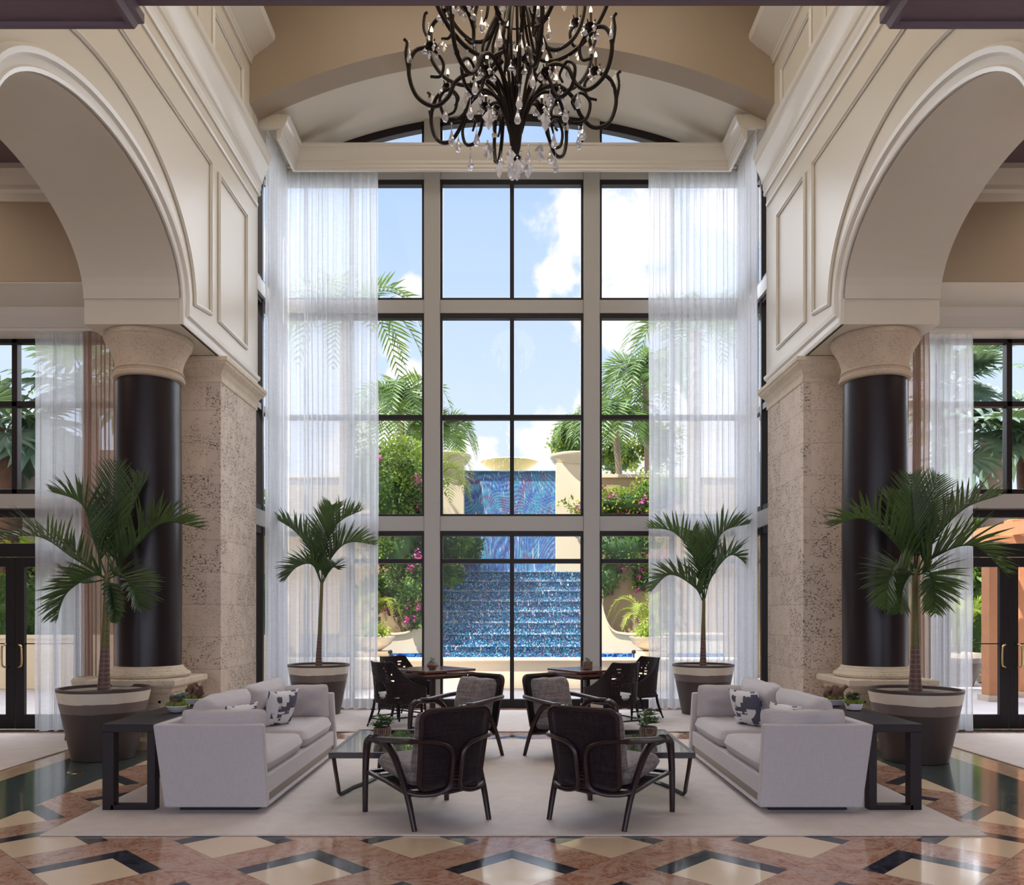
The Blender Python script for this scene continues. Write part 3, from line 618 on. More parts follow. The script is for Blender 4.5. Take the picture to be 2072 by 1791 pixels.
# ------------------------------------------------------------------ rugs
def rug(label, x0, y0, x1, y1, h=.014):
    b = MB(); r = .006
    b.loft([[(x0+e,y0+e,z),(x1-e,y0+e,z),(x1-e,y1-e,z),(x0+e,y1-e,z)] for e, z in ((0,.0005),(-.004,h*.5),(.002,h))])
    return tag(obj('rug', b, 'rug', bevel=.003), label, 'rug', 'plain woven rugs')
rug('large beige rug under the sofas, armchairs and coffee tables', -3.15, 5.54, 3.17, 9.69)
rug('pale rug under the dining tables at the great window', -3.4, 10.33, 3.4, 12.55)
rug('beige rug in front of the left aisle door', -9.5, 5.2, -4.81, 10.16)
rug('beige rug in front of the right aisle door', 4.88, 5.2, 9.5, 10.16)
b = MB(); b.lathe([(.06,.0003),(.075,.0003),(.075,.003),(.07,.004),(.0001,.004)], 32, W(153,1563,1)*0+V((-(1036-153)/325*1.5, 2520/325, 0))); tag(obj('floor_outlet', b, 'brass', smooth=True), 'round brass floor outlet in the dark marble in front of the left palm pot', 'outlet')
# ------------------------------------------------------------------ furniture
def pillow(w_, h_, t_, n=16, p=4.0, puff=.5, pinch=.04, seed=0, wr=.006, rc=.07):
    """cushion in its own plane: w along x, h along z, thickness along y; returns MB centred at the origin"""
    b = MB(); 
    for sg in (-1, 1):
        def fn(u, v):
            a = 2*u-1; c = 2*v-1; e = max(0.0, (1-abs(a)**p)*(1-abs(c)**p))**puff
            cr_ = rc*(abs(a)*abs(c))**5; k = 1-pinch*(1-abs(c)**2)*abs(a)**3-cr_; k2 = 1-pinch*(1-abs(a)**2)*abs(c)**3-cr_
            nz_ = MN.noise(V((a*2+seed, c*2, seed*3+sg)))*wr*2.2*e
            return (a*w_/2*k, sg*(t_/2*e+.003)+sg*nz_, c*h_/2*k2+MN.noise(V((a*1.7, seed*5, c)))*wr*abs(c))
        b.grid(fn, n, n)
    # seam band
    k0 = 0; n1 = n+1; tot = n1*n1; edge = [i for i in range(n)]+[n+j*n1 for j in range(n)]+[n*n1+n-i for i in range(n)]+[(n-j)*n1 for j in range(n)]
    m_ = len(edge); b.add([b.v[i] for i in edge]+[b.v[tot+i] for i in edge], [(i, (i+1)%m_, m_+(i+1)%m_, m_+i) for i in range(m_)])
    return b
def place(b, loc, rx=0, ry=0, rz=0): b.xform(Matrix.Translation(V(loc)) @ Matrix.Rotation(rz,4,'Z') @ Matrix.Rotation(rx,4,'X') @ Matrix.Rotation(ry,4,'Y')); return b
def make_sofa(s, label):
    """s=+1 faces +X (left sofa), s=-1 mirrored; local origin at the floor below the seat middle"""
    r = thing('sofa', label, 'sofa', (0,0,0), 0, 'light grey three cushion sofas'); H = 1.24
    def X(x): return s*x
    for sy in (-1, 1):
        b = MB(); y0, y1 = sorted((sy*H, sy*(H-.075)))
        b.hexa([(X(-.35),y0,.045),(X(.41),y0,.045),(X(.41),y1,.045),(X(-.35),y1,.045),(X(-.435),y0,.655),(X(.375),y0,.655),(X(.375),y1,.655),(X(-.435),y1,.655)])
        obj('arm', b, 'sofa_fabric', r, bevel=.014)
    b = MB(); b.hexa([(X(-.35),-H+.08,.045),(X(-.27),-H+.08,.045),(X(-.27),H-.08,.045),(X(-.35),H-.08,.045),(X(-.435),-H+.08,.655),(X(-.365),-H+.08,.655),(X(-.365),H-.08,.655),(X(-.435),H-.08,.655)]); obj('backrest', b, 'sofa_fabric', r, bevel=.012)
    b = MB(); b.box(min(X(-.27),X(.385)),-H+.078,.12,max(X(-.27),X(.385)),H-.078,.265); obj('seat_base', b, 'sofa_fabric', r, bevel=.01)
    b = MB(); b.box(min(X(.30),X(.375)),-H+.078,.062,max(X(.30),X(.375)),H-.078,.118); obj('front_trim', b, 'trim_taupe', r)
    b = MB(); b.box(min(X(.30),X(.405)),-H+.078,.046,max(X(.30),X(.405)),H-.078,.061); obj('front_rail', b, 'sofa_fabric', r, bevel=.004)
    b = MB(); b.box(min(X(-.28),X(.30)),-H+.12,0,max(X(-.28),X(.30)),H-.12,.05); obj('plinth', b, 'plinth_black', r)
    for k, y in enumerate((-.58, .58)):
        b = pillow(.66, 1.15, .17, 18, 7, .30, .01, k+s*3, .004); place(b, (X(.06), y, .345), rx=-pi/2); obj('seat_cushion', b, 'sofa_fabric', r, smooth='all')
    for k, y in enumerate((-.55, .56)):
        b = pillow(1.10, .50, .24, 18, 4, .45, .05, k+10+s, .012); place(b, (X(-.20), y, .60), rx=s*RAD(18), rz=0); 
        b2 = pillow(1.10, .48, .22, 18, 4, .45, .06, k+10+s, .014)
        b2.xform(Matrix.Translation(V((X(-.19), y, .60))) @ Matrix.Rotation(pi/2*s,4,'Z') @ Matrix.Rotation(RAD(17),4,'X')); obj('back_cushion', b2, 'sofa_fabric', r, smooth='all')
    for sy in (-1, 1):
        b = pillow(.66, .36, .17, 16, 4.5, .42, .04, 20+sy+s, .012); place(b, (X(.03), sy*(H-.165), .575), rx=RAD(8)*sy); obj('arm_cushion', b, 'sofa_fabric', r, smooth='all')
    return r
so = make_sofa(1, 'light grey upholstered sofa on the left facing right, with the navy patterned cushion'); so.location = (-2.21, 7.345, .014)
so = make_sofa(-1, 'light grey upholstered sofa on the right facing left, with the cream and navy cushion'); so.location = (2.23, 7.345, .014)
def throw(loc, rz, tilt, label, seed, sz=.36):
    b = pillow(sz, sz, .15, 18, 3.0, .6, .10, seed, .006, 0); b.xform(Matrix.Rotation(tilt, 4, 'X'))
    o = obj('throw_cushion', b, 'throw_pattern', smooth='all'); o.location = loc; o.rotation_euler = (0, 0, rz); tag(o, label, 'cushion', 'navy and cream patterned cushions')
throw((-2.16, 7.72, .605), RAD(58), RAD(18), 'square navy and cream patterned cushion in the far corner of the left sofa', 2)
throw((2.19, 7.72, .605), RAD(-58), RAD(18), 'square cream and navy patterned cushion in the far corner of the right sofa', 5)
throw((-2.20, 6.62, .600), RAD(66), RAD(20), 'patterned cushion mostly hidden behind the near arm cushion of the left sofa', 8)
throw((2.22, 6.62, .600), RAD(-66), RAD(20), 'patterned cushion mostly hidden behind the near arm cushion of the right sofa', 11)
# console tables
def console(s, label):
    r = thing('console_table', label, 'console table', (s*2.875,7.35,0), 0, 'long black console tables'); x0, x1 = sorted((s*3.07, s*2.675))
    b = MB(); b.box(x0,6.20,.60,x1,8.50,.66); obj('table_top', b, 'black_wood', r, bevel=.004)
    for y in (6.22, 8.39):
        b = MB()
        b.box(x0,y,.0145,x0+.085,y+.085,.598) if s < 0 else b.box(x0,y,.0145,x0+.06,y+.085,.598)
        b.box(x1-.06,y,.0145,x1,y+.085,.598) if s < 0 else b.box(x1-.085,y,.0145,x1,y+.085,.598)
        b.box(x0+.06,y,.0145,x1-.06,y+.085,.052); obj('leg_frame', b, 'black_wood', r, bevel=.003)
console(-1, 'long black wooden console table behind the left sofa'); console(1, 'long black wooden console table behind the right sofa')
# coffee tables
def coffee(s, label):
    r = thing('coffee_table', label, 'coffee table', (s*.98,7.06,0), 0, 'glass topped coffee tables'); x0, x1 = sorted((s*1.42, s*.58)); b = MB()
    y0, y1 = 6.42, 7.70
    b.box(x0,y0,.365,x1,y0+.035,.41); b.box(x0,y1-.035,.365,x1,y1,.41); b.box(x0,y0+.035,.365,x0+.035,y1-.035,.41); b.box(x1-.035,y0+.035,.365,x1,y1-.035,.41); b.box((x0+x1)/2-.02,y0+.035,.372,(x0+x1)/2+.02,y1-.035,.392); obj('frame', b, 'dark_wood', r, bevel=.004)
    b = MB(); b.box(x0+.034,y0+.034,.395,x1-.034,y1-.034,.407); obj('glass_top', b, 'table_glass', r)
    for (xa, xb) in ((s*1.385, s*1.20), (s*.61, s*.78)):
        b = MB(); P = [(xa,6.45,.366),(xa,6.50,.28),(xa,6.62,.10)]; Q = [(xb,7.50,.10),(xb,7.62,.28),(xb,7.67,.366)]
        path = P+cat_([(xa,6.62,.10),(xa,6.66,.045),(xa+(xb-xa)*.08,6.74,.0285),(xa+(xb-xa)*.3,6.95,.0285)],4)[1:]+cat_([(xa+(xb-xa)*.8,7.2,.0285),(xb,7.40,.0285),(xb,7.47,.05),(xb,7.50,.10)],4)+Q[1:]
        b.tube(path, .0165, 4, up=(1,0,0)); obj('leg', b, 'dark_wood', r, smooth=True)
coffee(-1, 'low glass topped coffee table with dark frame beside the left sofa'); coffee(1, 'low glass topped coffee table with dark frame beside the right sofa')
# lounge armchairs
def make_armchair():
    r = thing('lounge_armchair', 'x', 'armchair', (0,0,0), 0, 'dark wood lounge armchairs'); DW = 'dark_wood'
    for s in (-1, 1):
        b = MB(); b.tube(cat_([(s*.345,.35,0),(s*.345,.345,.28),(s*.34,.33,.47),(s*.335,.30,.535)],5), [.017]*4+[.019]*20, 10) if 0 else None
        pts = cat_([(s*.345,.35,.0),(s*.345,.345,.28),(s*.34,.335,.46),(s*.338,.315,.525),(s*.338,.26,.555)],5); n = len(pts)
        b.tube(pts, [.020+.011*min(1,i/n*1.6) for i in range(n)], 10); obj('leg', b, DW, r, smooth=True)
        pts = cat_([(s*.295,-.36,.0),(s*.305,-.27,.22),(s*.32,-.15,.42),(s*.33,-.08,.505),(s*.337,.0,.55),(s*.338,.06,.562)],5); n = len(pts)
        b = MB(); b.tube(pts, [.019+.012*min(1,i/n*1.4) for i in range(n)], 10); obj('leg', b, DW, r, smooth=True)
        pts = cat_([(s*.338,.27,.552),(s*.34,.12,.565),(s*.342,-.05,.582),(s*.335,-.22,.60),(s*.29,-.36,.61),(s*.20,-.415,.605),(s*.10,-.43,.58),(s*.045,-.43,.53),(s*.034,-.42,.46),(s*.034,-.40,.36),(s*.036,-.385,.30),(s*.06,-.37,.262),(s*.14,-.35,.235),(s*.24,-.31,.235),(s*.30,-.26,.25)],6)
        b = MB(); b.tube(pts, [.030 if i < 24 else .023 for i in range(len(pts))], 10, sq=.8); obj('arm', b, DW, r, smooth=True)
        b = MB(); b.tube([(s*.338,.33,.30),(s*.315,.03,.275),(s*.295,-.26,.235)], .022, 8, sq=.7); obj('side_rail', b, DW, r, smooth=True)
        b = MB()
        for q in range(5): z = .33+.04*q; 
        b.tube([(s*.338,.19,.53),(s*.338,.19,.596)], .0235, 10) if 0 else None
        for q in range(7): y = .05+.022*q; b.tube([(s*.338,y,.559+.0008*q),(s*.338,y+.012,.559)],     .0325, 10)
        obj('cord_binding', b, DW, r, smooth=True)
    b = MB(); b.tube([(-.338,.325,.30),(.338,.325,.30)], .022, 8, sq=.7); b.tube([(-.295,-.26,.236),(0,-.30,.225),(.295,-.26,.236)], .020, 8); b.box(-.28,-.25,.262,.28,.31,.275); obj('seat_frame', b, DW, r, smooth=True)
    b = MB()
    for q in range(6): b.tube([(-.03,-.405+.004*q,.33+.025*q),(.03,-.405+.004*q,.33+.025*q)], .007, 6)
    obj('dowels', b, DW, r)
    # back panel: rounded frame round a cane sheet
    def bp(a, z): return V((a, -.30-.20*(z-.26)-.035*(1-(a/.27)**2), z))
    cor = []
    x_, z0, z1, rc = .262, .26, .815, .06
    for (cx_, cz_, a0) in ((x_-rc, z1-rc, 0), (-x_+rc, z1-rc, 90), (-x_+rc+.02, z0+rc, 180), (x_-rc-.02, z0+rc, 270)):
        for q in range(6): a = RAD(a0+18*q); cor.append(bp(cx_+rc*cos(a), cz_+rc*sin(a)))
    cor.append(cor[0]); cor.append(cor[1]); b = MB(); b.tube(cor, .02, 8, caps=False, sq=.85); obj('back_frame', b, DW, r, smooth=True)
    b = MB(); b.grid(lambda u,v: bp(-.25+.5*u, .27+.535*v), 10, 10); obj('cane_panel', b, 'woven_dark', r, solid=.008, smooth='all')
    b = pillow(.57, .60, .13, 16, 6, .35, .01, 3, .004); b.xform(Matrix.Translation(V((0,.03,.355))) @ Matrix.Rotation(RAD(5),4,'X') @ Matrix.Rotation(-pi/2,4,'X')); obj('seat_cushion', b, 'chair_fabric', r, smooth='all')
    b = pillow(.52, .46, .17, 16, 4.5, .45, .05, 6, .014); b.xform(Matrix.Translation(V((0,-.25,.58))) @ Matrix.Rotation(RAD(14),4,'X')); obj('back_cushion', b, 'chair_fabric', r, smooth='all')
    return r
ac = make_armchair()
ac['label'] = 'dark wood lounge armchair with its back to the viewer, left of the two in front'
spots = [((-.61,6.07), 33.6, None), ((.71,6.07), -33.6, 'dark wood lounge armchair with its back to the viewer, right of the two in front'),
         ((-.56,8.52), 137, 'dark wood lounge armchair facing the viewer, left of the two nearer the window'), ((.59,8.52), -137, 'dark wood lounge armchair facing the viewer, right of the two nearer the window')]
for (x, y), a, lb in spots[1:]: dup(ac, (x,y,.0145), RAD(a), lb)
ac.location = (*spots[0][0], .0145); ac.rotation_euler = (0,0,RAD(spots[0][1]))
# woven dining chairs
def make_dining():
    r = thing('dining_chair', 'x', 'chair', (0,0,0), 0, 'woven dining chairs')
    for sx in (-1,1):
        b = MB(); b.tube(cat_([(sx*.235,.23,0),(sx*.23,.22,.15),(sx*.23,.215,.33)],4), [.013]*3+[.018]*20, 8); obj('leg', b, 'woven_dark', r, smooth=True)
        b = MB(); b.tube(cat_([(sx*.20,-.34,0),(sx*.20,-.28,.12),(sx*.195,-.24,.24),(sx*.19,-.225,.34)],4), [.012]*3+[.018]*20, 8); obj('leg', b, 'woven_dark', r, smooth=True)
        b = MB(); b.tube([(sx*.232,.22,.12),(sx*.2,-.28,.12)], .010, 8); obj('stretcher', b, 'woven_dark', r, smooth=True)
    b = MB(); b.tube([(-.232,.22,.16),(.232,.22,.16)], .010, 8); obj('stretcher', b, 'woven_dark', r, smooth=True); b = MB(); b.tube([(-.2,-.27,.10),(.2,-.27,.10)], .010, 8); obj('stretcher', b, 'woven_dark', r, smooth=True)
    plan = cat_([(.285,.25,0),(.275,.05,0),(.25,-.14,0),(.17,-.235,0),(0,-.255,0),(-.17,-.235,0),(-.25,-.14,0),(-.275,.05,0),(-.285,.25,0)],8); n = len(plan)-1
    def topz(u):
        a = abs(2*u-1); k = max(0, min(1, (a-.36)/.64)); return .83-.345*(1-(1-k)**1.9)+.012*(min(a,.36)/.36)**2
    def fn(u, v):
        p = plan[min(n, int(round(u*n)))]; t_ = topz(u); z = .305+(t_-.305)*v; a = abs(2*u-1)
        lean = -.26*max(0,(z-.42))**1.25*(1-min(1,a*1.05)) - (0 if a > .5 else .0)
        flare = 1-.12*max(0, z-.45)*(1-a)
        return V((p.x*(flare if a < .45 else 1), p.y+lean, z))
    def hole(u, v):
        a = 2*u-1; z = .305+(topz(u)-.305)*v
        if ((a)/.12)**2+((z-.475)/.115)**2 < 1: return True
        i = int(u*n); j = int(v*26)
        return (.10 < abs(a) < .34) and (.55 < z < .80) and j % 2 == 0 and (MN.noise(V((i*.31, j*.9, 4.2))) > .12)
    b = MB(); b.grid(fn, n, 26, skip=hole); obj('woven_shell', b, 'woven_dark', r, solid=.016, smooth='all')
    b = MB(); b.tube([fn(i/n, 1) for i in range(n+1)], .012, 8); obj('top_rim', b, 'woven_dark', r, smooth=True)
    b = MB(); b.box(-.26,-.20,.31,.26,.24,.335); obj('seat_frame', b, 'woven_dark', r)
    b = pillow(.50, .46, .10, 12, 6, .35, .01, 2, .002); b.xform(Matrix.Translation(V((0,.0,.385))) @ Matrix.Rotation(-pi/2,4,'X')); obj('seat_cushion', b, 'white_cushion', r, smooth='all')
    return r
dc = make_dining(); dc['label'] = 'dark woven dining chair nearest the viewer at the left dining table'
for (x, y, a, lb) in ((-1.55,11.78,-139,'dark woven dining chair on the window side of the left dining table'), (1.31,10.72,30,'dark woven dining chair nearest the viewer at the right dining table'), (1.72,11.62,118,'dark woven dining chair on the window side of the right dining table')):
    dup(dc, (x,y,.0145), RAD(a), lb)
dc.location = (-1.50,10.88,.0145); dc.rotation_euler = (0,0,RAD(-42))
def dtable(x, y, a, sz, label):
    r = thing('dining_table', label, 'dining table', (x,y,.0145), RAD(a), 'square dining tables'); h = sz/2
    for z0, z1, e in ((.69,.72,0),(.645,.675,.004)):
        b = MB(); b.box(-h+e,-h+e,z0,h-e,h-e,z1); obj('table_top' if z0 > .68 else 'folding_leaf', b, 'red_wood', r, world=False, bevel=.004)
    b = MB(); b.box(-h+.08,-h+.08,.60,h-.08,h-.08,.646); b.box(-h*.5,-.04,.674,h*.5,.04,.692); obj('apron', b, 'dark_wood', r, world=False)
    b = MB(); b.box(-.03,-.03,.045,.03,.03,.60); obj('post', b, 'dark_wood', r, world=False, bevel=.004)
    b = MB(); b.box(-.24,-.035,0,.24,.035,.045); b.box(-.035,-.24,0,.035,.24,.044); obj('foot', b, 'dark_wood', r, world=False, bevel=.006)
dtable(-1.075,11.24, 41, .83, 'square red-brown wooden dining table on the left by the window'); dtable(1.01,11.18, -58, .77, 'square red-brown wooden dining table on the right by the window')
# small pots with succulents
def rosette(b, c, r0, n, rnd, tilt=.9, w_=.32, th=.25):
    for ring in range(3):
        k = max(4, int(n*(1-.25*ring))); el = [.35, .75, 1.15][ring]*tilt; L_ = r0*(1-.22*ring)
        for q in range(k):
            a = 2*pi*(q+ring*.5)/k+rnd.uniform(-.15,.15); e = el+rnd.uniform(-.12,.12); d_ = V((cos(a)*cos(e), sin(a)*cos(e), sin(e))); sd = V((-sin(a), cos(a), 0)); up = d_.cross(sd)*-1
            P = V(c); r = [P+d_*L_*t_ for t_ in (0,.45,.8,1)]; wd = [w_*.45, w_, w_*.7, .02]
            rings = [[p+sd*L_*w__*.5, p+up*L_*th*w__*.4, p-sd*L_*w__*.5, p-up*L_*th*w__*.6] for p, w__ in zip(r, wd)]; b.loft(rings)
def pot_plant(x, y, z, kind, label, seed, sc=1.0):
    rnd = random.Random(seed); r = thing('potted_succulent', label, 'potted plant', (x,y,z), 0, 'potted succulents'); b = MB()
    if kind == 'cone': b.lathe([(.045,0),(.062,.02),(.075,.06),(.078,.09),(.072,.112),(.064,.115),(.060,.10)], 28); top = .10; pm = 'pinecone_pot'; R_ = .055
    elif kind == 'facet': b.lathe([(.042,0),(.082,.055),(.082,.062),(.05,.105),(.042,.105),(.042,.095)], 7); top = .095; pm = 'pinecone_pot'; R_ = .04
    else: b.lathe([(.055,0),(.066,.01),(.068,.10),(.062,.112),(.054,.112),(.052,.098)], 10); top = .098; pm = 'pinecone_pot'; R_ = .048
    obj('pot', b, pm, r, world=False, smooth=True if kind == 'cone' else False); b = MB(); b.lathe([(R_,top-.012),(R_*.6,top+.004),(.0001,top+.006)], 20); obj('soil', b, 'soil', r, world=False)
    b = MB()
    if kind == 'cone':
        for q in range(9):
            a = q*2.4; rr_ = .016+.055*sqrt(q/9); rosette(b, (rr_*cos(a), rr_*sin(a), top+.015+.05*rnd.random()+(.045 if q < 3 else 0)), .074*rnd.uniform(.8,1.25), 8, rnd)
    else:
        for q in range(4):
            a = q*1.9+seed; rosette(b, (.02*cos(a), .02*sin(a), top+.008+.012*q), .042*rnd.uniform(.8,1.15), 9, rnd, 1.0, .26)
    obj('leaves', b, 'succulent_leaf' if kind == 'cone' else 'succulent_pale', r, world=False, recalc=False)
    return r
pot_plant(-1.10,7.05,.4075,'cone','green succulents in a rough brown pot on the left coffee table',1); pot_plant(1.163,7.08,.4075,'cone','green succulents in a rough brown pot on the right coffee table',2)
pot_plant(-1.055,11.0,.7345,'facet','pale succulent in a faceted brown pot on the left dining table',3); pot_plant(1.00,10.98,.7345,'cyl','round pale succulent in a ribbed brown pot on the right dining table',4)
def blob(b, c, r, rnd, sq=(1,1,1), n=10, m=7, amp=.35, f=3.0):
    k0 = len(b.v); b.ball((0,0,0), 1, n, m); o = rnd.random()*50
    for i in range(k0, len(b.v)):
        p = V(b.v[i]); q = p*(1+amp*MN.noise(p*f/2+V((o,o,o)))); b.v[i] = (c[0]+q.x*r*sq[0], c[1]+q.y*r*sq[1], c[2]+q.z*r*sq[2])
def bowl(x, y, z, kind, label, seed, R=.095):
    rnd = random.Random(seed); r = thing('planted_bowl', label, 'planted bowl', (x,y,z), 0, 'planted bowls on the consoles'); b = MB()
    b.lathe([(.035,0),(.06,.008),(R,.055),(R*.98,.06),(R*.93,.055),(.05,.02),(.0001,.018)], 30); obj('bowl', b, 'bowl_white', r, world=False, smooth=True)
    b = MB()
    for q in range(14): a = q*2.4; k = R*.78*sqrt((q+.5)/14); blob(b, (k*cos(a), k*sin(a), .062+.01*rnd.random()), .028, rnd)
    obj('moss', b, 'moss', r, world=False, smooth='all')
    if kind != 'wood':
        b = MB()
        for q in range(5 if kind == 'mix' else 4): a = q*1.35+seed; k = .045 if q else 0; rosette(b, (k*cos(a), k*sin(a), .092+.012*q), .055 if q else .07, 10, rnd, 1.0, .42)
        obj('leaves', b, 'succulent_pale' if kind == 'mix' else 'succulent_leaf', r, world=False, recalc=False)
    b = MB(); k = 1.0 if kind == 'wood' else .55
    for q in range(7 if kind == 'wood' else 4):
        a = q*.9+seed; p0_ = V((.06*cos(a)*k, .04*sin(a), .075)); P = [p0_, p0_+V((rnd.uniform(-.03,.03), rnd.uniform(-.02,.02), .05*k)), p0_+V((rnd.uniform(-.06,.06)*k, rnd.uniform(-.03,.03), .10*k*rnd.uniform(.6,1.2)))]
        pts = cat_(P, 4); b.tube(pts, [.026*(1-.35*i/len(pts))*(.8+.5*rnd.random()) for i in range(len(pts))], 8)
    obj('driftwood', b, 'driftwood', r, world=False, smooth='all')
bowl(-2.79,6.93,.6605,'mix','white bowl of mixed succulents and moss, the nearer one on the left console',1); bowl(-2.87,7.50,.6605,'wood','white bowl with upright driftwood, the farther one on the left console',2,.085)
bowl(2.88,7.42,.6605,'wood','white bowl with upright driftwood, the farther one on the right console',5,.085); bowl(2.915,7.08,.6605,'leaf','dark succulents with driftwood, the nearer bowl on the right console',7,.075)
# dark low table with a pale stone vessel half hidden behind the left palm pot
b = MB(); t_ = thing('side_table', 'dark low side table partly hidden behind the large left palm pot', 'side table', (-5.0,9.75,0)); b.box(-5.16,9.58,.47,-4.72,10.0,.52); obj('table_top', b, 'black_wood', t_, bevel=.004)
for x, y in ((-5.16,9.58),(-4.80,9.58),(-5.16,9.92),(-4.80,9.92)): b = MB(); b.box(x,y,.0,x+.08,y+.08,.47); obj('leg', b, 'black_wood', t_)
b = MB(); b.lathe([(.06,0),(.10,.02),(.17,.10),(.19,.17),(.17,.20),(.12,.215),(.12,.19),(.0001,.17)], 28, (-4.985,9.78,.5205)); tag(obj('stone_vessel', b, 'pale_stone', smooth=True), 'rounded pale stone vessel peeking out behind the large left palm pot', 'vessel')
# ------------------------------------------------------------------ potted palms
def frond(b, pts, ll, n=34, wd=.028, droop=.5, seed=0, petiole=.18, stem=.008, side=None, seg=3, pair=.75, vee=(.05,.40)):
    """pinnate frond: curved rachis with long folded leaflets on both sides"""
    rnd = random.Random(seed); P = cat_(pts, 10); N = len(P)-1
    b.tube(P, [stem*(1-.75*i/N) for i in range(N+1)], 5)
    for q in range(n):
        t_ = petiole+(1-petiole)*(q+.5)/n; i = min(N-1, int(t_*N)); p = P[i].lerp(P[i+1], t_*N-i); tn = (P[i+1]-P[i]).normalized()
        sd = tn.cross(V((0,0,1))); sd = sd.normalized() if sd.length > .05 else V((1,0,0)); up = sd.cross(tn).normalized()
        if side is not None: sd = V(side); sd = (sd-tn*sd.dot(tn)).normalized(); up = sd.cross(tn)
        prof = (sin(pi*min(1, (t_-petiole)/(1-petiole)*.82+.22)))**.6
        for sg in (-1, 1):
            L_ = ll*prof*rnd.uniform(.88,1.1); fw_ = pair+ .5*(t_-.3)
            d_ = (sd*sg*.85+tn*fw_+up*rnd.uniform(*vee)).normalized(); pp = p; w_ = wd*rnd.uniform(.8,1.15)*(.6+.4*prof); nn = d_.cross(tn).normalized()
            rows = []; wv = nn.cross(d_).normalized()
            for k in range(seg+1):
                f_ = k/seg; ww = w_*(.55+1.1*f_-1.62*f_*f_)+.0015; rows.append((pp-wv*ww*.5, pp+nn*ww*.12, pp+wv*ww*.5))
                pp = pp+d_*L_/seg; d_ = (d_+V((0,0,-1))*droop*(.25+.35*f_)).normalized()
            o = len(b.v); b.v += [tuple(v_) for row in rows for v_ in row]
            for k in range(seg): 
                a = o+3*k; b.f += [(a,a+1,a+4,a+3),(a+1,a+2,a+5,a+4)]; b.mi += [b.cur]*2
def palm(cx, cy, label, crown, trunk_r, fronds, seed, sc=1.0, ll=.40):
    r = thing('potted_palm', label, 'potted palm', (cx,cy,0), 0, 'potted palms in striped planters')
    b = MB(); b.lathe([(.29,0),(.305,.004),(.345,.2),(.405,.5),(.445,.70),(.445,.722),(.432,.725),(.415,.722),(.40,.66),(.0001,.66)], 56, (cx,cy,0)); obj('planter', b, 'planter', r, smooth=True)
    b = MB(); b.lathe([(.40,.655),(.40,.665),(.2,.672),(.0001,.675)], 24, (cx,cy,0)); obj('soil', b, 'soil', r)
    c = W(*crown, cy); pts = cat_([(c.x*.0+cx+(.0), cy, .67), (cx+.0*(c.x-cx), cy, .85), (cx+.35*(c.x-cx), cy, 1.2), (c.x, cy, c.z-.02), (c.x, cy, c.z+.07)], 6); n = len(pts)
    b = MB(); b.tube(pts, [trunk_r*(1.25 if i == 0 else 1.0-.52*min(1, i/n*1.6)-.25*max(0, i/n-.75)*4) for i in range(n)], 14); obj('trunk', b, 'palm_trunk', r, smooth='all')
    for q, f in enumerate(fronds):
        (m1, m2, tp, dep) = f[:4]; L_ = f[4] if len(f) > 4 else ll; side = f[5] if len(f) > 5 else None
        base_ = V((c.x, cy, c.z)); P = [base_, W(*m1, cy+dep*.3), W(*m2, cy+dep*.7), W(*tp, cy+dep)]
        b = MB(); frond(b, P, L_*(1.0 if side else 1.12), 27 if side else 31, (.027 if side else .038)*sc, .30, seed*20+q, .16, .010, side, 3, 1.15 if side else 1.0, (.0,.25) if side else (.45,1.05)); obj('frond', b, 'palm_leaf', r, recalc=False)
    if cy > 10: r.location.z = .0145
FR = (1,0,0)
palm(-4.20,8.55,'large potted palm in a striped planter in front of the left dark column',(217,1172),.068,
  [((222,1090),(229,1010),(233,925),-.1,.42,FR),((190,1095),(165,1020),(95,992),-.25,.36),((150,1130),(75,1085),(-25,1095),.2,.42),((262,1120),(330,1058),(418,1072),.1,.40),
   ((190,1165),(135,1200),(112,1262),-.3,.34),((243,1165),(268,1190),(285,1240),-.45,.36),((222,1190),(230,1225),(232,1265),-.3,.17),((245,1090),(275,1010),(300,965),.35,.40),((170,1180),(150,1170),(130,1150),.5,.3)],1)
palm(4.08,8.40,'large potted palm in a striped planter in front of the right dark column',(1852,1165),.068,
  [((1850,1090),(1846,1020),(1842,955),-.1,.42,FR),((1862,1090),(1880,1020),(1900,955),.15,.40,FR),((1885,1100),(1950,1030),(2030,1000),-.1,.42),((1895,1125),(1970,1105),(2045,1170),-.35,.42),
   ((1820,1110),(1750,1050),(1672,1068),-.1,.38),((1822,1150),(1798,1170),(1790,1240),-.35,.34),((1878,1160),(1890,1190),(1892,1250),-.4,.36),((1840,1165),(1826,1195),(1820,1245),.3,.34),((1830,1100),(1815,1040),(1815,990),.4,.34)],2)
palm(-2.82,12.12,'smaller potted palm in a striped planter before the left window curtain',(651,1185),.052,
  [((655,1120),(685,1060),(738,1032),-.2,.46),((668,1135),(705,1100),(768,1106),.1,.42),((635,1130),(600,1080),(556,1050),0,.42),((632,1145),(600,1150),(572,1182),-.3,.34),((655,1100),(665,1050),(672,1022),.2,.40,FR),((665,1160),(675,1150),(685,1155),-.3,.25)],3,1.15)
palm(2.79,12.12,'smaller potted palm in a striped planter before the right window curtain',(1424,1222),.055,
  [((1432,1150),(1462,1080),(1524,1060),-.15,.46),((1440,1170),(1480,1125),(1522,1155),.1,.40),((1408,1140),(1365,1080),(1304,1070),-.2,.42),((1405,1190),(1355,1165),(1312,1205),-.1,.38),((1418,1150),(1410,1100),(1400,1075),.25,.42,FR),((1428,1150),(1432,1110),(1440,1085),.35,.34,FR)],4,1.15)
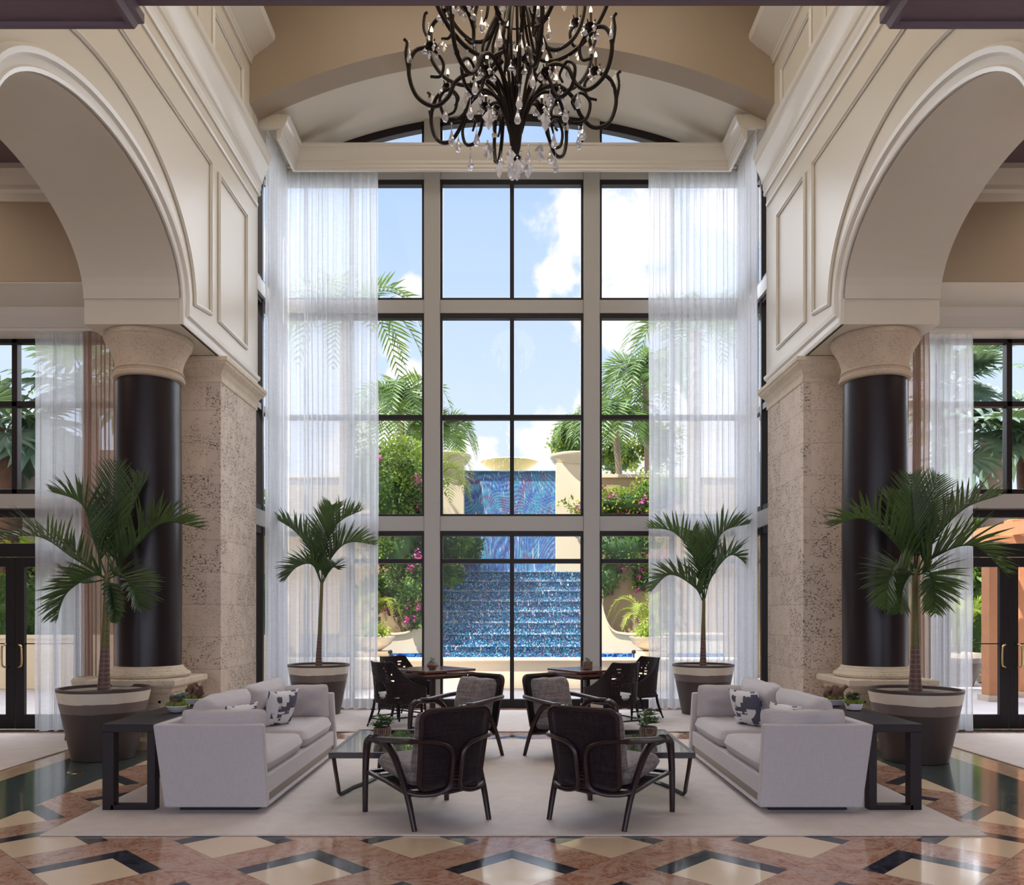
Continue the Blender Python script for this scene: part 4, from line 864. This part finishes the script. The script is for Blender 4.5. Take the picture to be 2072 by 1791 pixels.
# ------------------------------------------------------------------ chandelier
ccx, ccy, cz = .03, 7.3, 5.76
ch = thing('chandelier', 'large wrought iron chandelier with scrolled arms, candle bulbs and crystal drops', 'chandelier', (ccx,ccy,cz))
def drop(b, p, L_, kind=0):
    x, y, z = p; b.ball((x,y,z-.012), .010, 6, 4)
    if kind == 0: b.lathe([(.0008,0),(.004,-.25*L_),(.015,-.5*L_),(.027,-.72*L_),(.029,-.83*L_),(.020,-.95*L_),(.001,-L_)], 8, (x,y,z-.02))
    else:
        w_ = L_*.33; P = [(0,0),(w_*.45,-.15*L_),(w_,-.4*L_),(w_*.5,-.6*L_),(w_*.62,-.72*L_),(0,-L_),(-w_*.62,-.72*L_),(-w_*.5,-.6*L_),(-w_,-.4*L_),(-w_*.45,-.15*L_)]; a_ = random.uniform(-.7,.7)
        o = len(b.v); vs = [(x+px*cos(a_),y+px*sin(a_),z-.02+pz) for px, pz in P]+[(x-.012*sin(a_),y-.012+.0,z-.02-.45*L_),(x+.012*sin(a_),y+.012,z-.02-.45*L_)]; n = len(P)
        b.add(vs, [(i,(i+1)%n,n) for i in range(n)]+[((i+1)%n,i,n+1) for i in range(n)])
b = MB()
for q in range(14):
    a = 2*pi*q/14+.1; P = cat_([(.05,-.02),(.10,.18),(.13,.45),(.20,.72),(.16,1.0),(.10,1.35),(.10,1.9)] if q % 2 else [(.05,-.02),(.16,.20),(.30,.42),(.26,.72),(.17,1.0),(.11,1.35),(.10,1.9)], 5) if 0 else None
    R0 = [(.05,-.05),(.075,.2),(.12,.45),(.20,.66),(.15,.9),(.115,1.15),(.10,1.5),(.10,2.1)] if q % 2 else [(.05,-.05),(.10,.12),(.20,.34),(.33,.54),(.27,.75),(.17,.98),(.12,1.2),(.11,1.5),(.11,2.1)]
    b.tube(cat_([(ccx+r*cos(a), ccy+r*sin(a), cz+z) for r, z in R0], 5), .013, 6)
obj('stem_rods', b, 'iron', ch, smooth=True)
b = MB()
for z, r in ((.98,.165),(1.16,.125)): b = MB(); b.tube([(ccx+r*cos(2*pi*q/24), ccy+r*sin(2*pi*q/24), cz+z) for q in range(26)], .008, 5); obj('rod_ring', b, 'iron', ch, smooth=True)
b = MB()
b.lathe([(.001,-.30),(.05,-.27),(.03,-.24),(.045,-.18),(.06,-.05),(.055,.02),(.075,.06),(.05,.10),(.001,.12)], 20, (ccx,ccy,cz)); obj('hub', b, 'iron', ch, smooth=True)
def leafcup(b, x, y, z, r=.05):
    b.lathe([(.012,-.03),(.02,-.015),(r*.6,0),(r,.012),(r*.9,.016),(.012,.008)], 10, (x,y,z))
    for q in range(6): a = q*pi/3; b.tube(cat_([(x+.02*cos(a),y+.02*sin(a),z-.02),(x+r*.9*cos(a),y+r*.9*sin(a),z-.005),(x+r*1.35*cos(a),y+r*1.35*sin(a),z+.03)],3), [.012,.012,.012,.010,.008,.006,.004], 5, sq=.4)
def arm(ai, prof, cup, drops, th=.018, candle=.12, lead=None):
    a = ai; P3 = lambda r, z: (ccx+r*cos(a), ccy+r*sin(a), cz+z)
    pts = cat_([P3(r,z) for r, z in prof], 6); n = len(pts); b = MB(); b.tube(pts, [th*(1-.35*max(0, i/n-.6)/.4) for i in range(n)], 7)
    if lead: b.tube(cat_([P3(r,z) for r, z in lead],5), th*.75, 6)
    for i in (n//4, n//2): 
        p = pts[i]; d_ = (pts[i+1]-pts[i]).normalized(); b.tube([p-d_*.05, p, p+d_*.05+V((0,0,.02))], [.004,.026,.003], 6, sq=.5)
    leafcup(b, *P3(*cup)); o = obj('arm', b, 'iron', ch, smooth=True)
    x, y, z = P3(*cup); b = MB(); b.lathe([(.011,.01),(.011,candle)], 8, (x,y,z)); obj('candle', b, 'candle_sleeve', o, smooth=True)
    b = MB(); b.lathe([(.006,candle),(.013,candle+.012),(.012,candle+.028),(.004,candle+.05),(.0005,candle+.056)], 8, (x,y,z)); obj('bulb', b, 'bulb', o, smooth=True)
    for q in range(4): aa = q*pi/2+.4; drop(SMALL, (x+.06*cos(aa), y+.06*sin(aa), z+.01), .07, q % 2)
    for k, (r, zz, L_, kd) in enumerate(drops):
        b = MB(); drop(b, P3(r,zz), L_*1.45, kd)
        obj('crystal', b, 'crystal', o, smooth=False)
SMALL = MB()
# three tiers of scrolled arms
for q in range(8): arm(2*pi*q/8+.22, [(.05,.06),(.16,.30),(.36,.42),(.52,.34),(.60,.18),(.72,.09),(.87,.16),(.935,.36),(.88,.54),(.74,.58),(.64,.48),(.66,.36),(.75,.34)], (.74,.60), [(.93,.62,.13,1 if q % 3 == 0 else 0),(.62,.16,.12,0)], lead=[(.935,.36),(.96,.50),(.95,.60),(.975,.63)])
for q in range(6): arm(2*pi*q/6+.62, [(.12,.62),(.30,.50),(.50,.50),(.70,.62),(.84,.82),(.88,1.02),(.82,1.16),(.70,1.18),(.62,1.08),(.66,.98),(.74,.99)], (.70,1.21), [(.88,1.18,.13,0),(.5,.49,.12,0),(.72,.98,.07,1)], lead=[(.88,1.02),(.93,1.14),(.92,1.26),(.89,1.28)], candle=.17)
for q in range(6): arm(2*pi*q/6+.15, [(.16,.95),(.24,.76),(.38,.72),(.54,.86),(.62,1.10),(.60,1.34),(.50,1.46),(.40,1.38),(.42,1.22),(.50,1.16)], (.50,1.50), [(.36,.70,.14,0),(.30,1.0,.12,0),(.44,1.2,.08,1)], candle=.14)
for q in range(8): arm(2*pi*q/8+.05, [(.06,.02),(.14,.22),(.26,.32),(.38,.26),(.44,.12),(.53,.05),(.63,.10),(.66,.24),(.58,.32),(.50,.25),(.53,.17)], (.36,.33), [(.56,.03,.13,0),(.34,.02,.12,1 if q % 2 else 0)], th=.015, candle=.09)
for q in range(10):
    a = 2*pi*q/10; b = MB(); r = .05+.09*(q % 2); drop(b, (ccx+r*cos(a), ccy+r*sin(a), cz-.20-.04*(q % 3)), .15, 0 if q % 3 == 0 else 1); obj('crystal', b, 'crystal', ch)
sm_ = obj('small_crystals', SMALL, 'crystal', ch); sm_['kind'] = 'stuff'
lamp('chandelier_glow', 'POINT', (ccx,ccy,cz+1.6), 40, (1,.75,.45), shadow_soft_size=.5)
# ------------------------------------------------------------------ garden outside
b = MB(); b.box(-24,13.12,-.12,24,40,-.02); b.box(-24,10.75,-.12,-3.95,13.12,-.02); b.box(3.95,10.75,-.12,24,13.12,-.02); struct('floor_patio', b, 'paver')
def leaves(b, c, rad, n, size, seed, droop=0, shell=.55, flat=1.0, clump=0):
    rnd = random.Random(seed); cl = []
    if clump:
        for q in range(clump):
            d_ = V((rnd.gauss(0,1), rnd.gauss(0,1), rnd.gauss(0,1))).normalized()*rnd.uniform(.45,.95); cl.append(d_)
    for q in range(n):
        d_ = V((rnd.gauss(0,1), rnd.gauss(0,1), rnd.gauss(0,1))).normalized()
        if clump: p = cl[rnd.randrange(clump)]+d_*.38*rnd.uniform(.5,1)
        else: p = d_*rnd.uniform(shell,1.0)*(1+.22*MN.noise(d_*2.3+V((seed,0,0))))
        p = V((c[0]+p.x*rad[0], c[1]+p.y*rad[1], c[2]+p.z*rad[2]))
        a = (d_*.6+V((rnd.uniform(-1,1), rnd.uniform(-1,1), rnd.uniform(-1,1)-droop))).normalized()
        s_ = a.cross(V((rnd.uniform(-1,1), rnd.uniform(-1,1), rnd.uniform(-1,1)))).normalized(); L_ = size*rnd.uniform(.7,1.3); nn = a.cross(s_)*L_*.12
        o = len(b.v); b.v += [tuple(p), tuple(p+a*L_*.5+s_*L_*.28+nn), tuple(p+a*L_), tuple(p+a*L_*.5-s_*L_*.28+nn)]
        b.f += [(o,o+1,o+2),(o,o+2,o+3)]; b.mi += [b.cur]*2
def flowers(b, c, rad, n, size, seed):
    rnd = random.Random(seed); cl = [V((rnd.uniform(-1,1), rnd.uniform(-1,-.2), rnd.uniform(-1,1))) for _ in range(max(3, n//25))]
    for q in range(n):
        p = cl[rnd.randrange(len(cl))]+V((rnd.gauss(0,.10), rnd.gauss(0,.1), rnd.gauss(0,.08))); p = V((c[0]+p.x*rad[0], c[1]+p.y*rad[1]*1.05, c[2]+p.z*rad[2]))
        a = V((rnd.uniform(-1,1), rnd.uniform(-1,1), rnd.uniform(-1,1))).normalized(); s_ = a.cross(V((0,0,1))).normalized(); o = len(b.v)
        b.v += [tuple(p), tuple(p+a*size*.5+s_*size*.4), tuple(p+a*size), tuple(p+a*size*.5-s_*size*.4)]; b.f.append((o,o+1,o+2,o+3)); b.mi.append(b.cur)
def bush(name, label, cat, parts, leaf, size, seed, fl=0, fsize=.07, group=None, clump=26, dens=1.0, stems=True):
    c0 = V(parts[0][0]); r = thing(name, label, cat, (c0.x, c0.y, max(0, c0.z-parts[0][1][2])), 0, group); b = MB()
    for q, (c, rad) in enumerate(parts): leaves(b, c, rad, int(dens*900*(rad[0]*rad[2]+rad[0]*rad[1]+rad[1]*rad[2])/(size/.12)**1.5+200), size, seed*10+q, clump=clump)
    obj('foliage', b, leaf, r, recalc=False)
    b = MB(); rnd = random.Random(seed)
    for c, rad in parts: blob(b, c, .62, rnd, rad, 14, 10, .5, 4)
    obj('inner_growth', b, 'hedge_leaf', r, smooth='all')  # solid core added to thicken the cast shade and close gaps
    if stems:
        b = MB(); rnd = random.Random(seed)
        for c, rad in parts:
            for q in range(4): b.tube(cat_([(c[0]+rnd.uniform(-.2,.2)*rad[0], c[1]+rad[1]*.3, c[2]-rad[2]), (c[0]+rnd.uniform(-.4,.4)*rad[0], c[1], c[2]-.2*rad[2]), (c[0]+rnd.uniform(-.7,.7)*rad[0], c[1], c[2]+rad[2]*.6)],4), [.03*(1-i/9) for i in range(9)], 5)
        obj('branches', b, 'trunk_brown', r, smooth=True)
    if fl:
        b = MB()
        for q, (c, rad) in enumerate(parts): flowers(b, c, rad, fl, fsize, seed*7+q)
        obj('flowers', b, 'flower', r, recalc=False)
    return r
# cascade fountain
fo = thing('cascade_fountain', 'stepped blue mosaic water cascade with mosaic mural wall, seen through the great window', 'fountain', (0,16.4,0))
b = MB(); b.box(-4.5,16.40,-.02,4.5,16.66,.52); obj('basin_wall', b, 'stucco_cream', fo, bevel=.01)
b = MB(); b.box(-4.5,16.33,.52,4.5,16.72,.585); obj('basin_cap', b, 'stucco_cream', fo, bevel=.02)
b = MB(); b.box(-4.5,16.66,.2,4.5,17.5,.47); obj('pool_water', b, 'pool_water', fo)
for x0, x1 in ((-4.5,-1.80),(1.80,4.5)): b = MB(); b.box(x0,17.5,.2,x1,17.62,.62); obj('pool_tiles', b, 'pool_mosaic', fo)
rnd = random.Random(5)
for k in range(8):
    y = 17.5+.41*k; zt = .53+.2437*(k+1); b = MB(); b.box(-1.78,y,.2,1.78,y+.42 if k < 7 else 21.0,zt-.035); obj('step', b, 'step_mosaic', fo)
    st = fo.children[-1]; b = MB(); b.box(-1.79,y-.035,zt-.035,1.79,y+.42 if k < 7 else 21.0,zt); nz_ = obj('step_nosing', b, 'pool_water', st, bevel=.01)
    b = MB(); n = 60
    b.grid(lambda u,v: (-1.74+3.48*u, y-.045-.05*(1-v)-.02*MN.noise(V((u*40,v*3,k))), zt+.008-(.12)*(1-v)), n, 6); obj('falling_water', b, 'water_foam', st, recalc=False)
    b = MB()
    for q in range(110): u = rnd.uniform(-1.72,1.72); leaves(b, (u, y-.06, zt+.012), (.07,.02,.008), 3, .028, q+k*100)
    obj('splash', b, 'bowl_white', st, recalc=False)
b = MB(); b.box(-1.20,21.05,2.4,1.10,21.5,5.02); obj('mural_wall', b, 'mural_mosaic', fo)
b = MB(); b.box(-1.20,20.98,5.02,1.10,21.5,5.07); obj('wall_lip', b, 'pool_water', fo, bevel=.01)
b = MB(); b.grid(lambda u,v: (-1.16+2.22*u, 20.97-.03*v, 2.5+2.58*v), 4, 4); obj('water_sheet', b, 'water_foam', fo, recalc=False)
for s, x0, x1 in ((-1,-2.15,-1.20),(1,1.10,2.12)):
    b = MB(); b.box(x0,20.75,0,x1,21.6,5.22); obj('pillar', b, 'stucco_cream', fo, bevel=.01)
    b = MB(); b.lathe([(.46,5.20),(.50,5.24),(.60,5.36),(.645,5.42),(.645,5.47),(.62,5.48),(.0001,5.46)], 40, ((x0+x1)/2,21.15,0)); obj('pillar_cap', b, 'stucco_cream', fo, smooth=True)
fb = thing('fountain_bowl', 'wide yellow fountain bowl spilling water above the mosaic wall', 'fountain', (-.07,23,0))
b = MB(); b.lathe([(.30,0),(.22,3.0),(.2,5.1),(.35,5.3),(.62,5.46),(.80,5.58),(.82,5.62),(.78,5.64),(.5,5.55),(.0001,5.5)], 48, (-.07,23,0)); obj('bowl', b, 'bowl_yellow', fb, smooth=True)
b = MB(); b.lathe([(.83,5.63),(.87,5.5),(.88,5.2),(.88,5.0)], 60, (-.07,23,0), caps=False); obj('water_curtain', b, 'water_foam', fb, recalc=False)
b = MB()
for q in range(7): a = q*.9; b.tube(cat_([(-.07,23,5.5),(-.07+.05*cos(a),23+.05*sin(a),6.4+.12*q),(-.07+.16*cos(a),23+.16*sin(a),6.9+.06*q),(-.07+.34*cos(a),23+.34*sin(a),6.2)],5), .014, 4)
obj('water_jet', b, 'water_foam', fb, recalc=False)
# retaining walls and planters on both sides of the cascade
for s, side in ((-1,'left'),(1,'right')):
    r = thing('retaining_wall', 'tan stucco retaining wall and terrace planter %s of the cascade' % side, 'wall', (s*5,19.6,0), 0, 'garden retaining walls')
    b = MB(); x0, x1 = sorted((s*2.16, s*6.3)); b.box(x0,19.6,0,x1,19.9,3.75); obj('lower_wall', b, 'stucco_tan', r)
    b = MB(); b.box(x0,19.9,0,x1,22.0,3.55); obj('soil', b, 'soil', r)
    b = MB(); b.box(x0,22.0,0,x1,22.3,5.05); obj('upper_wall', b, 'stucco_tan', r)
    b = MB(); b.box(x0,21.94,5.05,x1,22.36,5.14); obj('coping', b, 'stucco_cream', r)
    b = MB(); prof = cat_([(1.80,0,2.3),(1.86,0,1.9),(1.94,0,1.5),(2.05,0,1.2),(2.2,0,1.05),(2.5,0,1.0)],4)+[V((4.5,0,1.0))]
    b.loft([[(s*p.x,17.64,.2),(s*p.x,17.86,.2),(s*p.x,17.86,p.z),(s*p.x,17.64,p.z)] for p in prof]); obj('planter_wall', b, 'stucco_cream', r)
    b = MB(); b.loft([[(s*p.x,17.60,p.z),(s*p.x,17.9,p.z),(s*p.x,17.9,p.z+.045),(s*p.x,17.60,p.z+.045)] for p in prof]); obj('planter_cap', b, 'stucco_cream', r, bevel=.008)
    b = MB(); b.box(min(s*1.82,s*4.5),17.87,.2,max(s*1.82,s*4.5),19.6,.9); obj('soil', b, 'soil', r)
    px_ = s*2.82; r = thing('planter_bowl', 'shallow cream planter bowl on a plinth at the basin, %s of the cascade' % side, 'planter', (px_,16.95,.2), 0, 'basin planter bowls')
    b = MB(); b.box(px_-.32,16.75,.2,px_+.32,17.2,.70); obj('plinth', b, 'stucco_cream', r, bevel=.01)
    b = MB(); b.lathe([(.12,.70),(.16,.72),(.34,.84),(.42,.96),(.43,.99),(.39,.99),(.30,.9),(.0001,.88)], 32, (px_,16.97,0)); obj('bowl', b, 'coral_smooth', r, smooth=True)
    b = MB(); leaves(b, (px_,16.97,1.10), (.33,.3,.2), 420, .08, 31+s, shell=.2); obj('foliage', b, 'bush_leaf', r, recalc=False)
    b = MB(); x_ = s*2.42; b.lathe([(.015,.585),(.015,.66)], 8, (x_,16.5,0)); b.ball((x_,16.5,.70), .045, 12, 8); tag(obj('garden_spotlight', b, 'bronze', smooth=True), 'small black garden spotlight on the basin wall, %s of the cascade' % side, 'spotlight', 'basin spotlights')
bush('bougainvillea', 'bright green bougainvillea with pink flowers on the terrace right of the cascade', 'shrub', [(W(1262,1020,20.6),(1.25,.6,.42)),(W(1330,1000,20.6),(.8,.5,.5))], 'bush_leaf', .10, 1, 160)
bush('hanging_vine', 'green vine with pink flowers hanging over the tan wall right of the cascade', 'vine', [(W(1262,1105,19.3),(1.0,.25,.48)),(W(1232,1168,19.4),(.36,.16,.42)),(W(1300,1165,19.4),(.32,.16,.35))], 'vine_leaf', .10, 2, 60)
bush('leafy_shrub', 'dense light green shrub left of the cascade, above the flowering vine', 'shrub', [(W(815,990,19.2),(1.0,.6,.78)),(W(760,960,19.2),(.9,.6,.9)),(W(810,925,20.0),(.7,.5,.5))], 'bush_leaf', .10, 3)
bush('hanging_vine', 'dark green flowering vine covering the wall left of the cascade', 'vine', [(W(815,1110,18.9),(.95,.35,.62)),(W(800,1190,18.6),(1.0,.3,.62)),(W(838,1200,17.45),(.34,.2,.55)),(W(850,1130,18),(.4,.25,.5)),(W(842,1243,17.4),(.20,.12,.30)),((-2.5,17.8,4.0),(.65,.5,.95)),((-2.4,17.7,2.9),(.5,.4,.8)),((-2.1,18.0,3.4),(.4,.4,.7))], 'vine_leaf', .09, 4, 75, dens=1.7)  # last three clumps added high up to cast shade on the steps
bush('hanging_vine', 'trailing green vine hanging over the left edge of the mosaic steps', 'vine', [(W(915,1105,19.0),(.42,.35,.40)),(W(950,1110,19.6),(.30,.3,.35)),(W(905,1160,18.6),(.32,.3,.30))], 'vine_leaf', .09, 5, 0, dens=1.7)
bush('round_shrub', 'round bright green clipped shrub rising behind the right cream pillar', 'shrub', [(W(1150,900,24),(.68,.55,.62)),(W(1195,885,24.4),(.5,.5,.5))], 'bush_leaf', .10, 6)
bush('leafy_shrub', 'green shrub on the upper terrace behind the right garden palms', 'shrub', [(W(1250,925,24.6),(.9,.5,.6)),(W(1330,900,24.6),(.9,.5,.8))], 'bush_leaf', .11, 7)
def pinnate_tree(name, label, cr, H0, R_, nf, leaf, seed, tr=.09, ll=.42, cat='palm', group='garden palms', lift=.5, fall=.9, lean=0, trunk='trunk_grey', own=.05, wd=.06, spread=None):
    rnd = random.Random(seed); c = V(cr); r = thing(name, label, cat, (c.x-lean,c.y,H0), 0, group); b = MB()
    b.tube(cat_([(c.x-lean,c.y,H0),(c.x-lean*.6,c.y,H0+(c.z-H0)*.5),(c.x,c.y,c.z)],6), [tr*1.5]+[tr]*12, 10); obj('trunk', b, trunk, r, smooth=True)
    for q in range(nf):
        a = q*2.399+rnd.uniform(-.2,.2); e = lift*(1-.9*q/nf)+rnd.uniform(-.1,.1); L_ = R_*rnd.uniform(.85,1.1); h_ = V((cos(a), sin(a), 0))
        if spread: h_ = V((h_.x, h_.y*spread, 0))
        P = [c, c+h_*L_*.33+V((0,0,L_*(.12+.55*e))), c+h_*L_*.72+V((0,0,L_*(.10+.75*e-.22*fall))), c+h_*L_+V((0,0,L_*(.6*e-.75*fall)))]
        b = MB(); frond(b, P, ll, 24, wd, .55, seed*50+q, .12, .012, None, 2, .6); obj('frond', b, leaf, r, recalc=False)
    return r
pinnate_tree('garden_palm', 'bushy green palm in the garden left of the left window post', W(812,840,24), 3.4, 1.55, 24, 'palm_leaf_out', 11, wd=.085, ll=.6, fall=1.0, lift=.7)
pinnate_tree('garden_palm', 'bushy green palm showing right of the left window post', W(888,885,24.6), 3.4, 1.2, 19, 'palm_leaf_out', 12, wd=.08, ll=.5, fall=1.05, lift=.6)
pinnate_tree('garden_palm', 'slender palm with grey trunk right of the right window post', W(1245,865,22.6), 3.55, 1.35, 19, 'palm_leaf_out', 13, wd=.08, ll=.52, fall=1.0, lift=.6, lean=-.2)
pinnate_tree('garden_palm', 'tall dense palm at the right edge of the right window bay', W(1306,775,23.2), 3.55, 1.5, 24, 'palm_leaf_out', 14, wd=.08, ll=.55, fall=1.0, lift=.6, lean=-.1)
pinnate_tree('garden_palm', 'small palm leaning over the right cream pillar', W(1182,868,23.6), 3.4, .95, 15, 'palm_leaf_out', 15, wd=.07, ll=.42, fall=1.0, lift=.5)
pinnate_tree('coconut_palm', 'tall coconut palm whose fronds reach in from the left past the curtain', W(700,655,18), 0, 1.95, 13, 'palm_leaf_out', 16, tr=.14, ll=.62, fall=.8, lift=.5, wd=.07)
pinnate_tree('coconut_palm', 'tall coconut palm whose frond tips reach in from the right curtain', W(1405,670,18), 0, 1.6, 12, 'palm_leaf_out', 17, tr=.14, ll=.6, fall=.8, lift=.45, wd=.07)
pinnate_tree('areca_palm', 'yellow green palm fronds arching over the left side of the mosaic wall', W(880,985,19.6), 3.3, 1.05, 11, 'areca_leaf', 18, tr=.04, ll=.42, fall=.9, lift=1.0, wd=.035)
pinnate_tree('sago_palm', 'low yellow green sago palm in the planter left of the cascade', W(762,1248,18.5), .9, .80, 16, 'areca_leaf', 19, tr=.09, ll=.17, fall=.55, lift=1.1, wd=.03, cat='sago palm', group='sago palms')
pinnate_tree('sago_palm', 'low yellow green sago palm in the planter right of the cascade', W(1303,1262,18.5), .9, .78, 16, 'areca_leaf', 20, tr=.09, ll=.17, fall=.55, lift=1.1, wd=.03, cat='sago palm', group='sago palms')
# fan palms outside the aisle windows
def fan(b, c, ax, nr, R_, seed, k=20):
    rnd = random.Random(seed); ax = V(ax).normalized(); nr = V(nr).normalized(); sd = ax.cross(nr).normalized(); nr = sd.cross(ax).normalized(); c = V(c)
    for q in range(k):
        a = (q-(k-1)/2)/(k-1)*RAD(285); d_ = (ax*cos(a)+sd*sin(a)); L_ = R_*(1-.25*abs(a)/RAD(142))*rnd.uniform(.92,1.05); t_ = (sd*cos(a)-ax*sin(a)); w_ = L_*.085
        p1 = c+d_*L_*.55; p2 = c+d_*L_*.8-V((0,0,L_*.03)); p3 = c+d_*L_-V((0,0,L_*.12))
        o = len(b.v); b.v += [tuple(x_) for x_ in (c, p1-t_*w_, p1+nr*w_*.5, p1+t_*w_, p2-t_*w_*.6, p2+nr*w_*.3, p2+t_*w_*.6, p3)]
        b.f += [(o,o+1,o+2),(o,o+2,o+3),(o+1,o+4,o+5,o+2),(o+2,o+5,o+6,o+3),(o+4,o+7,o+5),(o+5,o+7,o+6)]; b.mi += [b.cur]*6
def fan_palm(label, x, y, zc, R_, n, seed, tr=.18, trunk='trunk_brown', petiole=.9, H0=0):
    rnd = random.Random(seed); r = thing('fan_palm', label, 'palm', (x,y,H0), 0, 'fan palms'); b = MB(); b.tube(cat_([(x,y,H0),(x+.05,y,zc*.5),(x,y,zc)],5), [tr*1.2]+[tr*rnd.uniform(.9,1.1) for _ in range(10)], 12); obj('trunk', b, trunk, r, smooth=True)
    for q in range(n):
        a = q*2.399+seed; e = rnd.uniform(-.7,1.0); d_ = V((cos(a)*cos(e), sin(a)*cos(e), sin(e))); p = V((x,y,zc))+d_*petiole*rnd.uniform(.6,1.1)
        b = MB(); b.tube([V((x,y,zc)), (V((x,y,zc))+p)/2+V((0,0,.05)), p], .018, 5); fan(b, p, d_+V((0,0,-.3)), V((0,0,1))+d_*.2+V((0,-.5,0)), R_*rnd.uniform(.8,1.1), seed*30+q); obj('fan_leaf', b, 'fan_leaf', r, recalc=False)
fan_palm('thick trunked fan palm filling the upper left aisle window', -10.9, 17.9, 5.4, 1.15, 19, 1, .26)
fan_palm('fan palm behind the sheer curtain of the left aisle window', -9.3, 18.3, 6.4, 1.1, 15, 2, .18)
fan_palm('farther fan palm at the far left of the left aisle window', -12.6, 18.0, 5.0, 1.1, 13, 3, .2)
fan_palm('thick trunked fan palm in the middle of the right aisle window', 10.2, 17.6, 5.2, 1.15, 17, 4, .26, 'trunk_grey')
fan_palm('slim trunked fan palm next to the curtain of the right aisle window', 9.75, 18.4, 6.5, 1.05, 15, 5, .12, 'trunk_grey')
fan_palm('fan palm with dark trunk at the outer edge of the right aisle window', 11.3, 18.2, 5.6, 1.1, 14, 6, .22)
# left aisle outside: low wall, hedge, stucco wall
b = MB(); b.box(-16,16.3,-.02,-4.6,16.6,.97); b.box(-16,16.25,.97,-4.6,16.65,1.04); tag(obj('garden_wall', b, 'stucco_cream', bevel=.01), 'low cream garden wall outside the left aisle door', 'wall')
b = MB(); b.box(-16,19.0,-.02,-6.2,19.3,5.2); tag(obj('garden_wall', b, 'stucco_grey'), 'tall rough grey stucco wall behind the left fan palms', 'wall')
def hedge(label, x0, x1, y0, y1, z0, z1, leaf, seed, n, size=.10):
    b = MB(); rnd = random.Random(seed); r = thing('hedge', label, 'hedge', ((x0+x1)/2,(y0+y1)/2,max(0,z0)), 0, 'clipped hedges')
    for q in range(n):
        f_ = rnd.random(); p = (rnd.uniform(x0,x1), y0+rnd.uniform(-.05,.12) if f_ < .6 else rnd.uniform(y0,y1), rnd.uniform(z0,z1) if f_ < .6 else z1+rnd.uniform(-.12,.1)); leaves(b, p, (.05,.05,.05), 1, size, seed*100000+q)
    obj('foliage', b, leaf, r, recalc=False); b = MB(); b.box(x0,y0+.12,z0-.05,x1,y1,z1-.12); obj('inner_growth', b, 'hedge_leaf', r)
hedge('dark green clipped hedge above the low cream wall outside the left aisle', -13, -4.9, 16.75, 17.7, .9, 2.1, 'hedge_leaf', 1, 5200)
hedge('bright green hedge behind the potted palm outside the right aisle', 6.6, 13, 19.2, 20.2, .0, 1.75, 'bush_leaf', 2, 4200)
hedge('tall dark hedge at the back of the garden on the left', -17, -6.6, 21.5, 22.5, 0, 4.6, 'hedge_leaf', 3, 5200, .16)
hedge('tall dark hedge at the back of the garden on the right', 9.6, 18, 21.5, 22.5, 0, 4.2, 'hedge_leaf', 4, 4200, .16)
bush('leafy_shrub', 'spiky green shrub in front of the grey stucco wall on the left', 'shrub', [((-9.9,17.6,2.6),(.9,.4,.5)),((-8.6,18.2,2.9),(.6,.3,.5))], 'bush_leaf', .16, 21)
bush('leafy_shrub', 'dark leafy shrub under the right fan palms', 'shrub', [((9.6,17.6,2.6),(.8,.5,1.1)),((8.6,18.6,3.0),(.6,.5,1.0))], 'vine_leaf', .18, 22)
# right aisle outside: pergola and planter
pg = thing('pergola', 'orange brown timber pergola outside the right aisle door', 'pergola', (8.2,14.2,0))
for x, y in ((8.22,14.2),(9.15,14.9),(11.4,14.2)):
    b = MB(); b.box(x-.125,y-.125,.08,x+.125,y+.125,2.8); po = obj('post', b, 'orange_wood', pg, bevel=.01)
    b = MB(); b.box(x-.17,y-.17,-.02,x+.17,y+.17,.08); obj('post_foot', b, 'coral_smooth', po)
    b = MB()
    for z in (.35,.5,2.5,2.62): b.ball((x+.09,y-.13,z), .022, 8, 6)
    obj('bolt', b, 'bowl_white', po, smooth=True)
b = MB(); b.box(8.08,14.07,2.42,12,14.33,2.80); obj('beam', b, 'orange_wood', pg, bevel=.01)
b = MB(); b.box(8.9,14.77,2.80,12,15.03,3.15); obj('beam', b, 'orange_wood', pg, bevel=.01)
for x in (8.55,9.5,10.5): b = MB(); b.box(x-.06,13.4,2.80,x+.06,15.6,3.02); obj('rafter', b, 'orange_wood', pg)
r = thing('garden_planter', 'cream and taupe planter with a bright green palm outside the right door', 'planter', (9.15,17.0,-.02)); b = MB()
b.lathe([(.26,-.02),(.30,.1),(.40,.4),(.44,.62),(.44,.66),(.40,.66),(.38,.58),(.0001,.58)], 40, (9.15,17.0,0)); obj('pot', b, 'planter', r, smooth=True)
rnd = random.Random(77)
for q in range(13):
    a = q*2.4; c = V((9.15,17,.6)); h_ = V((cos(a), sin(a), 0)); L_ = rnd.uniform(.9,1.25); b = MB(); frond(b, [c, c+h_*.16+V((0,0,L_*.6)), c+h_*.42+V((0,0,L_*.95)), c+h_*.8+V((0,0,L_*.85))], .3, 22, .03, .5, q+900, .3, .01, None, 2); obj('frond', b, 'areca_leaf' if q % 2 else 'bush_leaf', r, recalc=False)
